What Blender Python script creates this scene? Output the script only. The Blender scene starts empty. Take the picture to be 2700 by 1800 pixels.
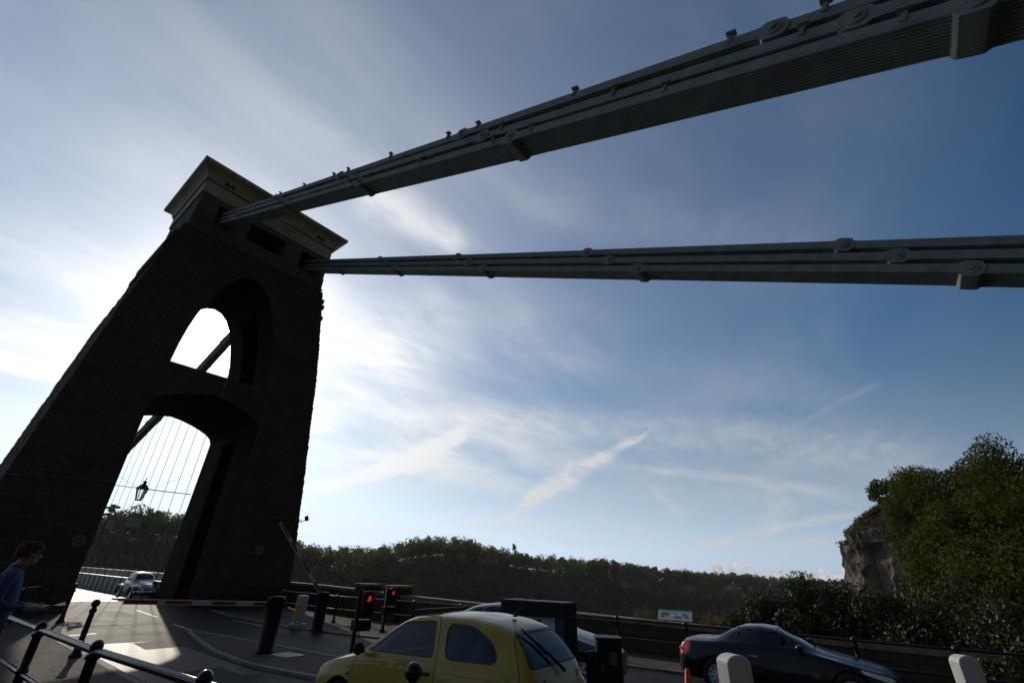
import bpy, bmesh, math, random
import numpy as np
from mathutils import Vector, Matrix
R = math.radians
sc = bpy.context.scene
col = sc.collection
rng = np.random.default_rng(7)
random.seed(7)

# ------------------------------------------------------------------ camera
CAM = Vector((-8.1416, -32.1115, 1.9963))
YAW, PITCH, ROLL, FPX = R(50.3478), R(27.3848), R(2.0965), 1188.14
fw = Vector((math.sin(YAW) * math.cos(PITCH), math.cos(YAW) * math.cos(PITCH), math.sin(PITCH)))
rt = Vector((math.cos(YAW), -math.sin(YAW), 0))
up = rt.cross(fw)
rt2 = rt * math.cos(ROLL) + up * math.sin(ROLL)
up2 = up * math.cos(ROLL) - rt * math.sin(ROLL)
cd = bpy.data.cameras.new('camera')
cam = bpy.data.objects.new('camera', cd)
col.objects.link(cam)
m = Matrix((rt2, up2, -fw)).transposed().to_4x4()
m.translation = CAM
cam.matrix_world = m
cd.sensor_width = 36
cd.lens = FPX / 2700 * 36
cd.clip_start = 0.1
cd.clip_end = 12000
sc.camera = cam

# ------------------------------------------------------------------ sky, sun, exposure
SUN_EL, SUN_AZ = R(23.93), R(14.76)          # azimuth from +Y towards +X
sun_dir = Vector((math.sin(SUN_AZ) * math.cos(SUN_EL), math.cos(SUN_AZ) * math.cos(SUN_EL), math.sin(SUN_EL)))
sd = bpy.data.lights.new('sun', 'SUN')
sd.energy = 2.4
sd.angle = R(0.53)
sd.color = (1.0, 0.90, 0.76)
so = bpy.data.objects.new('sun', sd)
col.objects.link(so)
so.rotation_euler = (-sun_dir).to_track_quat('-Z', 'Y').to_euler()
so.location = sun_dir * 200

sc.view_settings.view_transform = 'Standard'
sc.view_settings.look = 'None'
sc.view_settings.gamma = 1
sc.view_settings.exposure = EXPOSURE = -0.35
try:
    sc.cycles.use_denoising = True
    sc.cycles.max_bounces = 8
    sc.cycles.transparent_max_bounces = 12
    sc.cycles.caustics_reflective = False
    sc.cycles.caustics_refractive = False
except Exception:
    pass

world = bpy.data.worlds.new('World')
sc.world = world
world.use_nodes = True
wn, wl = world.node_tree.nodes, world.node_tree.links
wn.clear()


class NG:
    """tiny helper to chain shader nodes"""
    def __init__(s, nodes, links):
        s.n, s.l = nodes, links

    def node(s, t, **kw):
        o = s.n.new(t)
        for k, v in kw.items():
            setattr(o, k, v)
        return o

    def put(s, sock, v):
        if isinstance(v, (int, float)):
            sock.default_value = v
        elif isinstance(v, (tuple, list, Vector)):
            v = tuple(v)
            if len(sock.default_value) == 4 and len(v) == 3:
                v = v + (1,)
            sock.default_value = v
        else:
            s.l.new(v, sock)

    def math(s, op, a, b=None, c=None, clamp=False):
        o = s.node('ShaderNodeMath', operation=op, use_clamp=clamp)
        for i, v in enumerate((a, b, c)):
            if v is not None:
                s.put(o.inputs[i], v)
        return o.outputs[0]

    def vec(s, op, a, b=None):
        o = s.node('ShaderNodeVectorMath', operation=op)
        s.put(o.inputs[0], a)
        if b is not None:
            if op == 'SCALE':
                s.put(o.inputs['Scale'], b)
            else:
                s.put(o.inputs[1], b)
        return o.outputs['Value'] if op in ('DOT_PRODUCT', 'LENGTH', 'DISTANCE') else o.outputs['Vector']

    def smooth(s, x, a, b):
        o = s.node('ShaderNodeMapRange', interpolation_type='SMOOTHSTEP')
        s.put(o.inputs['Value'], x)
        o.inputs['From Min'].default_value = a
        o.inputs['From Max'].default_value = b
        return o.outputs['Result']

    def noise(s, v, scale, detail=5, rough=0.55, dist=0.0):
        o = s.node('ShaderNodeTexNoise')
        s.put(o.inputs['Vector'], v)
        o.inputs['Scale'].default_value = scale
        o.inputs['Detail'].default_value = detail
        o.inputs['Roughness'].default_value = rough
        o.inputs['Distortion'].default_value = dist
        return o

    def mix(s, f, a, b, mode='MIX'):
        o = s.node('ShaderNodeMix', data_type='RGBA', blend_type=mode)
        s.put(o.inputs['Factor'], f)
        s.put(o.inputs['A'], a) if False else s.put(o.inputs[6], a)
        s.put(o.inputs[7], b)
        return o.outputs[2]


def azel(a, e):
    a, e = R(a), R(e)
    return Vector((math.sin(a) * math.cos(e), math.cos(a) * math.cos(e), math.sin(e)))


W = NG(wn, wl)
tc = W.node('ShaderNodeTexCoord')
D = W.vec('NORMALIZE', tc.outputs['Generated'])
sky = W.node('ShaderNodeTexSky', sky_type='NISHITA')
sky.sun_disc = False
sky.sun_elevation = SUN_EL
sky.sun_rotation = SUN_AZ
sky.altitude = 60
sky.air_density = 1.0
sky.dust_density = 0.25
sky.ozone_density = 1.6
cs = W.vec('DOT_PRODUCT', D, tuple(sun_dir))
ang = W.math('ARCCOSINE', W.math('MINIMUM', cs, 0.99999))           # radians from the sun
sep = W.node('ShaderNodeSeparateXYZ')
wl.new(D, sep.inputs[0])
z = sep.outputs['Z']
zc = W.math('MAXIMUM', W.math('ADD', z, 0.06), 0.03)
px = W.math('DIVIDE', sep.outputs['X'], zc)
py = W.math('DIVIDE', sep.outputs['Y'], zc)
cmb = W.node('ShaderNodeCombineXYZ')
wl.new(px, cmb.inputs[0])
wl.new(py, cmb.inputs[1])
P = cmb.outputs[0]                                                   # position on a flat cloud layer
# high cirrus veil: stretched along one direction of the layer
mp = W.node('ShaderNodeMapping')
mp.inputs['Rotation'].default_value = (0, 0, R(-25))
mp.inputs['Scale'].default_value = (0.7, 1.35, 1)
wl.new(P, mp.inputs['Vector'])
n1 = W.noise(mp.outputs[0], 0.9, 8, 0.55, 0.7).outputs['Fac']
n2 = W.noise(mp.outputs[0], 3.0, 7, 0.6, 0.9).outputs['Fac']
big = W.noise(P, 0.35, 3, 0.5).outputs['Fac']
veil = W.math('MULTIPLY', W.smooth(W.math('ADD', W.math('MULTIPLY', n1, 0.75), W.math('MULTIPLY', n2, 0.25)), 0.34, 0.70),
              W.smooth(big, 0.30, 0.62))
# the veil lies over the western half of the sky and thins out eastward
side = W.smooth(ang, R(82), R(24))
veil = W.math('MULTIPLY', W.math('ADD', W.math('MULTIPLY', veil, 0.80), 0.18), W.smooth(ang, R(86), R(26)))
# streaks and vapour trails, each along its own arc
Dn = W.vec('ADD', D, W.vec('SCALE', W.vec('SUBTRACT', W.noise(D, 6.0, 7, 0.65).outputs['Color'], (0.5, 0.5, 0.5)), 0.036))
fine = W.noise(mp.outputs[0], 6.0, 7, 0.62, 0.5).outputs['Fac']
fine2 = W.math('ADD', 0.42, W.math('MULTIPLY', W.smooth(fine, 0.30, 0.70), 0.75))
total = veil
STREAKS = [  # az/el of both ends, half width in degrees at each end, strength
    ((-3, 14.7), (5.5, 15.4), 0.8, 0.9, 0.75),
    ((28, 8.0), (39.8, 12.1), 0.5, 1.5, 0.74),
    ((38.8, 11.6), (45.0, 15.9), 1.7, 1.2, 0.6),
    ((48.6, 4.0), (52.4, 7.7), 0.6, 0.8, 0.34),
    ((52.0, 7.3), (59.4, 11.6), 0.85, 1.7, 0.66),
    ((59.0, 11.4), (68.0, 15.7), 1.2, 0.35, 0.45),
    ((25, 16.4), (62, 16.7), 2.2, 3.0, 0.26),
    ((60, 17.0), (95, 10.6), 2.2, 3.4, 0.22),
    ((64, 12.2), (88, 7.8), 0.4, 0.9, 0.24),
    ((68.6, 2.0), (76.4, 4.5), 0.25, 0.5, 0.34),
    ((76.0, 4.4), (87.5, 6.9), 0.5, 0.5, 0.34),
    ((72.5, 3.5), (86.5, 4.1), 0.25, 0.8, 0.30),
    ((78.5, 4.4), (81.0, 8.4), 1.0, 1.6, 0.25),
    ((67.4, 9.8), (71.2, 6.2), 0.5, 1.1, 0.22),
    ((84.6, 15.7), (92.6, 18.4), 0.35, 0.35, 0.08),
    ((24.5, 43.0), (43.0, 38.4), 4.2, 2.2, 0.32),
    ((20, 30), (40, 22), 3.0, 4.0, 0.20),
    ((27, 20), (44, 31), 5.0, 8.0, 0.18),
    ((24, 9), (46, 12), 4.0, 5.0, 0.20),
    ((50, 45), (95, 30), 3.5, 5.0, 0.055),
]
for (a, b, wa, wb, s) in STREAKS:
    A, B = azel(*a), azel(*b)
    nrm = A.cross(B).normalized()
    tdir = nrm.cross(A).normalized()
    L = math.acos(max(-1, min(1, A.dot(B))))
    d = W.math('ABSOLUTE', W.vec('DOT_PRODUCT', Dn, tuple(nrm)))
    al = W.math('ARCTAN2', W.vec('DOT_PRODUCT', Dn, tuple(tdir)), W.vec('DOT_PRODUCT', Dn, tuple(A)))
    t = W.math('DIVIDE', al, L, clamp=True)
    wdt = W.math('ADD', R(wa), W.math('MULTIPLY', t, R(wb) - R(wa)))
    core = W.smooth(W.math('DIVIDE', d, wdt), 1.25, 0.1)
    e = 0.18
    ends = W.math('MULTIPLY', W.smooth(al, -L * e * 0.5, L * e), W.smooth(al, L * (1 + e * 0.5), L * (1 - e)))
    k = W.math('MULTIPLY', W.math('MULTIPLY', core, ends), W.math('MULTIPLY', fine2, s * 1.35))
    total = W.math('ADD', total, k)
# low heaped clouds standing on the north-western horizon
az = W.math('ARCTAN2', sep.outputs['X'], sep.outputs['Y'])
ce = W.node('ShaderNodeCombineXYZ')
W.put(ce.inputs[0], W.math('MULTIPLY', az, 9.0))
W.put(ce.inputs[1], W.math('MULTIPLY', z, 9.0))
W.put(ce.inputs[1], 0.0)
puff = W.noise(ce.outputs[0], 5.5, 2, 0.5).outputs['Fac']
cr = W.noise(D, 85.0, 4, 0.6).outputs['Fac']
ctop = W.math('ADD', W.math('ADD', 0.013, W.math('MULTIPLY', W.smooth(puff, 0.42, 0.62), 0.020)), W.math('MULTIPLY', W.math('SUBTRACT', cr, 0.5), 0.018))
cum = W.math('MULTIPLY', W.smooth(W.math('SUBTRACT', z, ctop), 0.0015, -0.0035),
             W.math('MULTIPLY', W.smooth(az, R(68), R(74)), W.smooth(az, R(112), R(96))))
total = W.math('ADD', total, W.math('MULTIPLY', cum, 0.9))
total = W.math('MINIMUM', total, 0.93)
# cloud brightness: forward scattering brightens it towards the sun
fwd = W.math('ADD', 7.6, W.math('MULTIPLY', W.math('POWER', W.math('MAXIMUM', cs, 0.0), 5.0), 5.5))
fwd = W.math('MULTIPLY', fwd, W.math('ADD', 1.0, W.math('MULTIPLY', cum, W.math('MULTIPLY', W.math('SUBTRACT', cr, 0.5), 1.6))))
cc = W.node('ShaderNodeCombineXYZ')
W.put(cc.inputs[0], W.math('MULTIPLY', fwd, 0.97))
W.put(cc.inputs[1], W.math('MULTIPLY', fwd, 0.985))
W.put(cc.inputs[2], W.math('MULTIPLY', fwd, 1.0))
dim = W.math('ADD', 0.20, W.math('MULTIPLY', W.smooth(ang, R(118), R(66)), 0.80))      # sky dimmed away from the sun so shaded faces stay dark
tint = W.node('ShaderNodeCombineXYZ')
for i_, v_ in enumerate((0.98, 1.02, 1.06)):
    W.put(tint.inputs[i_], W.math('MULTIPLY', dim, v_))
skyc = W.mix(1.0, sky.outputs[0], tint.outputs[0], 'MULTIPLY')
hs = W.node('ShaderNodeHueSaturation')
hs.inputs['Saturation'].default_value = 1.22
wl.new(skyc, hs.inputs['Color'])
# thin pale haze low over the horizon
bw = W.node('ShaderNodeRGBToBW')
wl.new(sky.outputs[0], bw.inputs[0])
lum = W.math('MINIMUM', bw.outputs[0], 9.5)
hz = W.node('ShaderNodeCombineXYZ')
for i_, v_ in enumerate((0.92, 1.22, 1.58)):
    W.put(hz.inputs[i_], W.math('MULTIPLY', lum, v_))
skyh = W.mix(W.math('MULTIPLY', W.math('MULTIPLY', W.smooth(z, 0.42, 0.02), W.smooth(ang, R(112), R(80))), 0.88), hs.outputs[0], hz.outputs[0])
# added grey over mostly unseen sky away from the sun, to neutralise shade light
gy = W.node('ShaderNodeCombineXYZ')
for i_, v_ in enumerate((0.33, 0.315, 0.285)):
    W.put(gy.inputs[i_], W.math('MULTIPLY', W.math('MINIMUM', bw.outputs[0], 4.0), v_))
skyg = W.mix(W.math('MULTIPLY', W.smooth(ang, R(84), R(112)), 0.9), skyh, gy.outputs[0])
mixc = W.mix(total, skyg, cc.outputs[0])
# aureole round the sun in thin ice haze
au = W.math('ADD', W.math('MULTIPLY', W.math('POWER', 2.718, W.math('MULTIPLY', ang, -1 / R(10.5))), 12.0),
            W.math('MULTIPLY', W.math('POWER', 2.718, W.math('MULTIPLY', ang, -1 / R(1.6))), 160.0))
au = W.math('MULTIPLY', au, W.smooth(z, -0.02, 0.02))
ac = W.node('ShaderNodeCombineXYZ')
W.put(ac.inputs[0], au)
W.put(ac.inputs[1], W.math('MULTIPLY', au, 0.95))
W.put(ac.inputs[2], W.math('MULTIPLY', au, 0.84))
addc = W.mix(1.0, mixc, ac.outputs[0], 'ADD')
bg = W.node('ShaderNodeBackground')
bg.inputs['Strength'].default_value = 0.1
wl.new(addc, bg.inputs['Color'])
wo = W.node('ShaderNodeOutputWorld')
wl.new(bg.outputs[0], wo.inputs['Surface'])

# ------------------------------------------------------------------ helpers


def newmat(name):
    m = bpy.data.materials.new(name)
    m.use_nodes = True
    b = m.node_tree.nodes['Principled BSDF']
    return m, NG(m.node_tree.nodes, m.node_tree.links), b


def mat(name, c, rough=0.7, metal=0.0, var=0.25, scale=6.0, bump=0.0, bscale=40.0, coat=0.0, spec=0.5, c2=None):
    """plain surface with uneven colour, uneven gloss and fine relief"""
    m, g, b = newmat(name)
    t = g.node('ShaderNodeTexCoord')
    n = g.noise(t.outputs['Object'], scale, 6, 0.6)
    lo = tuple(x * (1 - var) for x in c)
    hi = tuple(min(1, x * (1 + var)) for x in (c2 or c))
    g.put(b.inputs['Base Color'], g.mix(g.smooth(n.outputs['Fac'], 0.3, 0.7), lo, hi))
    b.inputs['Metallic'].default_value = metal
    b.inputs['Specular IOR Level'].default_value = spec
    g.put(b.inputs['Roughness'], g.math('ADD', max(0.02, rough - 0.08), g.math('MULTIPLY', n.outputs['Fac'], 0.16)))
    b.inputs['Coat Weight'].default_value = coat
    b.inputs['Coat Roughness'].default_value = 0.04
    if bump:
        n2 = g.noise(t.outputs['Object'], bscale, 4, 0.6)
        bp = g.node('ShaderNodeBump')
        bp.inputs['Strength'].default_value = bump
        bp.inputs['Distance'].default_value = 0.02
        g.l.new(n2.outputs['Fac'], bp.inputs['Height'])
        g.l.new(bp.outputs[0], b.inputs['Normal'])
    return m


def course_mat(name, c1, c2, mortar, bw, bh, rough=0.85, bump=0.8, msize=0.02, axis='wall', streak=0.3):
    """stone or paving laid in courses"""
    m, g, b = newmat(name)
    t = g.node('ShaderNodeTexCoord')
    s = g.node('ShaderNodeSeparateXYZ')
    g.l.new(t.outputs['Object'], s.inputs[0])
    c = g.node('ShaderNodeCombineXYZ')
    if axis == 'wall':
        g.put(c.inputs[0], g.math('ADD', s.outputs['X'], s.outputs['Y']))
        g.put(c.inputs[1], s.outputs['Z'])
    else:
        g.put(c.inputs[0], s.outputs['X'])
        g.put(c.inputs[1], s.outputs['Y'])
    wob = g.noise(t.outputs['Object'], 1.2, 3)
    v = g.vec('ADD', c.outputs[0], g.vec('SCALE', g.vec('SUBTRACT', wob.outputs['Color'], (0.5, 0.5, 0.5)), 0.10 * bh / 0.3))
    br = g.node('ShaderNodeTexBrick')
    g.l.new(v, br.inputs['Vector'])
    br.inputs['Scale'].default_value = 1
    br.inputs['Brick Width'].default_value = bw
    br.inputs['Row Height'].default_value = bh
    br.inputs['Mortar Size'].default_value = msize
    br.inputs['Mortar Smooth'].default_value = 0.4
    br.inputs['Color1'].default_value = c1 + (1,)
    br.inputs['Color2'].default_value = c2 + (1,)
    br.inputs['Mortar'].default_value = mortar + (1,)
    br.offset = 0.45
    n = g.noise(t.outputs['Object'], 0.6, 7, 0.6)
    n2 = g.noise(t.outputs['Object'], 9.0, 6, 0.65)
    colr = g.mix(g.math('MULTIPLY', g.smooth(n.outputs['Fac'], 0.4, 0.7), streak), br.outputs['Color'], tuple(x * 0.35 for x in c1))
    colr = g.mix(g.math('MULTIPLY', n2.outputs['Fac'], 0.35), colr, tuple(min(1, x * 1.7) for x in c2))
    g.put(b.inputs['Base Color'], colr)
    b.inputs['Roughness'].default_value = rough
    b.inputs['Specular IOR Level'].default_value = 0.06
    bp = g.node('ShaderNodeBump')
    bp.inputs['Strength'].default_value = bump
    bp.inputs['Distance'].default_value = 0.03
    g.put(bp.inputs['Height'], g.math('ADD', g.math('MULTIPLY', br.outputs['Fac'], -0.6), n2.outputs['Fac']))
    g.l.new(bp.outputs[0], b.inputs['Normal'])
    return m


def leaf_mat(name, c1, c2, gloss=0.35, trans=0.4, scale=0.5, spec=0.35, per=0.5, lo=0.35, hi=0.85):
    m = bpy.data.materials.new(name)
    m.use_nodes = True
    g = NG(m.node_tree.nodes, m.node_tree.links)
    g.n.clear()
    t = g.node('ShaderNodeTexCoord')
    n = g.noise(t.outputs['Object'], scale, 5, 0.65)
    geo = g.node('ShaderNodeNewGeometry')
    f = g.math('ADD', g.math('MULTIPLY', n.outputs['Fac'], 0.75), g.math('MULTIPLY', geo.outputs['Random Per Island'], per))
    c = g.mix(g.smooth(f, lo, hi), c1, c2)
    p = g.node('ShaderNodeBsdfPrincipled')
    g.put(p.inputs['Base Color'], c)
    p.inputs['Roughness'].default_value = gloss
    p.inputs['Specular IOR Level'].default_value = spec
    tr = g.node('ShaderNodeBsdfTranslucent')
    g.put(tr.inputs['Color'], g.mix(1.0, c, (1.5, 1.35, 0.5), 'MULTIPLY'))
    mx = g.node('ShaderNodeMixShader')
    mx.inputs[0].default_value = trans
    g.l.new(p.outputs[0], mx.inputs[1])
    g.l.new(tr.outputs[0], mx.inputs[2])
    o = g.node('ShaderNodeOutputMaterial')
    g.l.new(mx.outputs[0], o.inputs[0])
    return m


def glass_mat(name, tint=(0.25, 0.3, 0.32), refl=0.09):
    m = bpy.data.materials.new(name)
    m.use_nodes = True
    g = NG(m.node_tree.nodes, m.node_tree.links)
    g.n.clear()
    tr = g.node('ShaderNodeBsdfTransparent')
    tr.inputs[0].default_value = tint + (1,)
    gl = g.node('ShaderNodeBsdfGlossy')
    gl.inputs['Roughness'].default_value = 0.03
    fr = g.node('ShaderNodeFresnel')
    fr.inputs['IOR'].default_value = 1.5
    f = g.math('ADD', g.math('MULTIPLY', fr.outputs[0], 0.9), refl * .5, clamp=True)
    mx = g.node('ShaderNodeMixShader')
    g.l.new(f, mx.inputs[0])
    g.l.new(tr.outputs[0], mx.inputs[1])
    g.l.new(gl.outputs[0], mx.inputs[2])
    o = g.node('ShaderNodeOutputMaterial')
    g.l.new(mx.outputs[0], o.inputs[0])
    return m


def emit_mat(name, c, s):
    m, g, b = newmat(name)
    b.inputs['Base Color'].default_value = c + (1,)
    b.inputs['Emission Color'].default_value = c + (1,)
    b.inputs['Emission Strength'].default_value = s
    return m


class MB:
    """collects shapes; build() links them as ONE mesh object"""
    def __init__(s):
        s.v, s.f, s.sm, s.mi = [], [], [], []

    def add(s, vs, fs, smooth=False, mi=0):
        o = len(s.v)
        s.v += [tuple(v) for v in vs]
        s.f += [tuple(o + i for i in f) for f in fs]
        s.sm += [smooth] * len(fs)
        s.mi += [mi] * len(fs)
        return s

    def box(s, c, d, rot=None, mi=0, bev=0.0):
        x, y, z = (q / 2 for q in d)
        if bev:
            b = min(bev, x * .9, y * .9, z * .9)
            bm = bmesh.new()
            bmesh.ops.create_cube(bm, size=1)
            bmesh.ops.scale(bm, vec=(2 * x, 2 * y, 2 * z), verts=bm.verts)
            bmesh.ops.bevel(bm, geom=bm.edges[:], offset=b, segments=2, affect='EDGES', profile=0.6)
            vs = [v.co.copy() for v in bm.verts]
            fs = [[v.index for v in f.verts] for f in bm.faces]
            bm.free()
        else:
            vs = [Vector((i * x, j * y, k * z)) for k in (-1, 1) for j in (-1, 1) for i in (-1, 1)]
            fs = [(0, 2, 3, 1), (4, 5, 7, 6), (0, 1, 5, 4), (2, 6, 7, 3), (0, 4, 6, 2), (1, 3, 7, 5)]
        if rot is not None:
            vs = [rot @ v for v in vs]
        c = Vector(c)
        return s.add([v + c for v in vs], fs, False, mi)

    def tube(s, pts, r, n=8, caps=True, mi=0):
        pts = [Vector(p) for p in pts]
        rs = r if isinstance(r, (list, tuple)) else [r] * len(pts)
        vs, fs = [], []
        for i, p in enumerate(pts):
            t = (pts[min(i + 1, len(pts) - 1)] - pts[max(i - 1, 0)]).normalized()
            a = Vector((0, 0, 1)) if abs(t.z) < 0.9 else Vector((1, 0, 0))
            u = t.cross(a).normalized()
            w = t.cross(u).normalized()
            for k in range(n):
                q = 2 * math.pi * k / n
                vs.append(p + (u * math.cos(q) + w * math.sin(q)) * rs[i])
        for i in range(len(pts) - 1):
            for k in range(n):
                a, b = i * n + k, i * n + (k + 1) % n
                fs.append((a, a + n, b + n, b))
        s.add(vs, fs, True, mi)
        if caps:
            o = len(s.v) - len(vs)
            s.f += [tuple(o + k for k in range(n)), tuple(o + (len(pts) - 1) * n + k for k in reversed(range(n)))]
            s.sm += [False, False]
            s.mi += [mi, mi]
        return s

    def lathe(s, prof, c=(0, 0, 0), n=16, rot=None, smooth=True, mi=0, caps=True):
        vs, fs = [], []
        for r, z in prof:
            for k in range(n):
                q = 2 * math.pi * k / n
                v = Vector((r * math.cos(q), r * math.sin(q), z))
                if rot is not None:
                    v = rot @ v
                vs.append(v + Vector(c))
        for i in range(len(prof) - 1):
            for k in range(n):
                a, b = i * n + k, i * n + (k + 1) % n
                fs.append((a, b, b + n, a + n))
        if caps:
            fs.append(tuple(reversed(range(n))))
            fs.append(tuple((len(prof) - 1) * n + k for k in range(n)))
        return s.add(vs, fs, smooth, mi)

    def prism(s, poly, f0, f1, mi=0, smooth=False):
        """poly: 2-D points; f0/f1 map a 2-D point to the 3-D point of either end"""
        n = len(poly)
        vs = [f0(*p) for p in poly] + [f1(*p) for p in poly]
        fs = [(i, (i + 1) % n, n + (i + 1) % n, n + i) for i in range(n)]
        fs += [tuple(reversed(range(n))), tuple(range(n, 2 * n))]
        return s.add(vs, fs, smooth, mi)

    def ball(s, c, r, n=14, m=9, sc3=(1, 1, 1), mi=0):
        prof = [(r * math.sin(math.pi * i / m) + 1e-4, -r * math.cos(math.pi * i / m)) for i in range(m + 1)]
        o = len(s.v)
        s.lathe(prof, (0, 0, 0), n, mi=mi)
        for i in range(o, len(s.v)):
            v = s.v[i]
            s.v[i] = (v[0] * sc3[0] + c[0], v[1] * sc3[1] + c[1], v[2] * sc3[2] + c[2])
        return s

    def build(s, name, mats, parent=None, loc=None, autofix=True):
        me = bpy.data.meshes.new(name)
        me.from_pydata(s.v, [], s.f)
        for mm in (mats if isinstance(mats, (list, tuple)) else [mats]):
            me.materials.append(mm)
        me.polygons.foreach_set('use_smooth', s.sm)
        me.polygons.foreach_set('material_index', s.mi)
        me.update()
        if autofix:
            bm = bmesh.new()
            bm.from_mesh(me)
            bmesh.ops.recalc_face_normals(bm, faces=bm.faces[:])
            bm.to_mesh(me)
            bm.free()
        o = bpy.data.objects.new(name, me)
        col.objects.link(o)
        if parent is not None:
            o.parent = parent
        if loc is not None:
            o.location = loc
        return o


def thing(name, label, cat, loc=(0, 0, 0), rz=0, group=None):
    o = bpy.data.objects.new(name, None)
    o.empty_display_size = 0.2
    col.objects.link(o)
    o.location = loc
    o.rotation_euler = (0, 0, rz)
    return tag(o, label, cat, group)


def tag(o, label, cat, group=None, kind=None):
    o['label'] = label
    o['category'] = cat
    if group:
        o['group'] = group
    if kind:
        o['kind'] = kind
    return o


def struct(o, label=None):
    o['kind'] = 'structure'
    return o


def dup(root, loc, rz, label, group=None):
    r = root.copy()
    col.objects.link(r)
    r.location = loc
    r.rotation_euler = (0, 0, rz)
    r['label'] = label
    if group:
        r['group'] = group
    for ch in list(root.children):
        c = ch.copy()
        col.objects.link(c)
        c.parent = r
        for gch in list(ch.children):
            d = gch.copy()
            col.objects.link(d)
            d.parent = c
    return r


def quad_mesh(name, P4, mats, parent=None, smooth=False):
    """P4: array (n,4,3) of quads, linked as one mesh"""
    n = len(P4)
    me = bpy.data.meshes.new(name)
    me.vertices.add(n * 4)
    me.vertices.foreach_set('co', np.asarray(P4, np.float32).reshape(-1))
    me.loops.add(n * 4)
    me.loops.foreach_set('vertex_index', np.arange(n * 4, dtype=np.int32))
    me.polygons.add(n)
    me.polygons.foreach_set('loop_start', np.arange(0, n * 4, 4, dtype=np.int32))
    me.polygons.foreach_set('loop_total', np.full(n, 4, np.int32))
    me.materials.append(mats)
    me.update(calc_edges=True)
    me.validate()
    o = bpy.data.objects.new(name, me)
    col.objects.link(o)
    if parent is not None:
        o.parent = parent
    return o


def leaf_quads(pts, size, rg, outward=None, aspect=0.55):
    """leaf-shaped quads (diamond) with loose random tilt at each point"""
    n = len(pts)
    a = rg.normal(size=(n, 3))
    if outward is not None:
        nn = outward + rg.normal(size=(n, 3)) * 0.65
    else:
        nn = rg.normal(size=(n, 3))
    nn /= np.linalg.norm(nn, axis=1, keepdims=True) + 1e-9
    u = np.cross(nn, a)
    u /= np.linalg.norm(u, axis=1, keepdims=True) + 1e-9
    w = np.cross(nn, u)
    s = (size * rg.uniform(0.6, 1.35, n))[:, None]
    p = np.asarray(pts)
    return np.stack([p - u * s * .5, p + w * s * .5 * aspect - u * s * .05, p + u * s * .5, p - w * s * .5 * aspect - u * s * .05], 1)


def crown_cloud(n, rx, ry, rz, blobs, rg, br=(0.28, 0.5), fill=0.25):
    """points and outward normals on a heap of small blobs spread through an ellipsoid"""
    d = rg.normal(size=(blobs, 3))
    d /= np.linalg.norm(d, axis=1, keepdims=True)
    c = d * (rg.uniform(0.15, 0.80, blobs) ** 0.6)[:, None]
    r = rg.uniform(br[0], br[1], blobs)
    k = rg.integers(0, blobs, n)
    q = rg.normal(size=(n, 3))
    q /= np.linalg.norm(q, axis=1, keepdims=True)
    rad = np.where(rg.random(n) < fill, rg.uniform(0.3, 1, n), rg.uniform(0.82, 1.08, n))
    p = c[k] + q * (r[k] * rad)[:, None]
    return p * np.array([rx, ry, rz]), q

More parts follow.
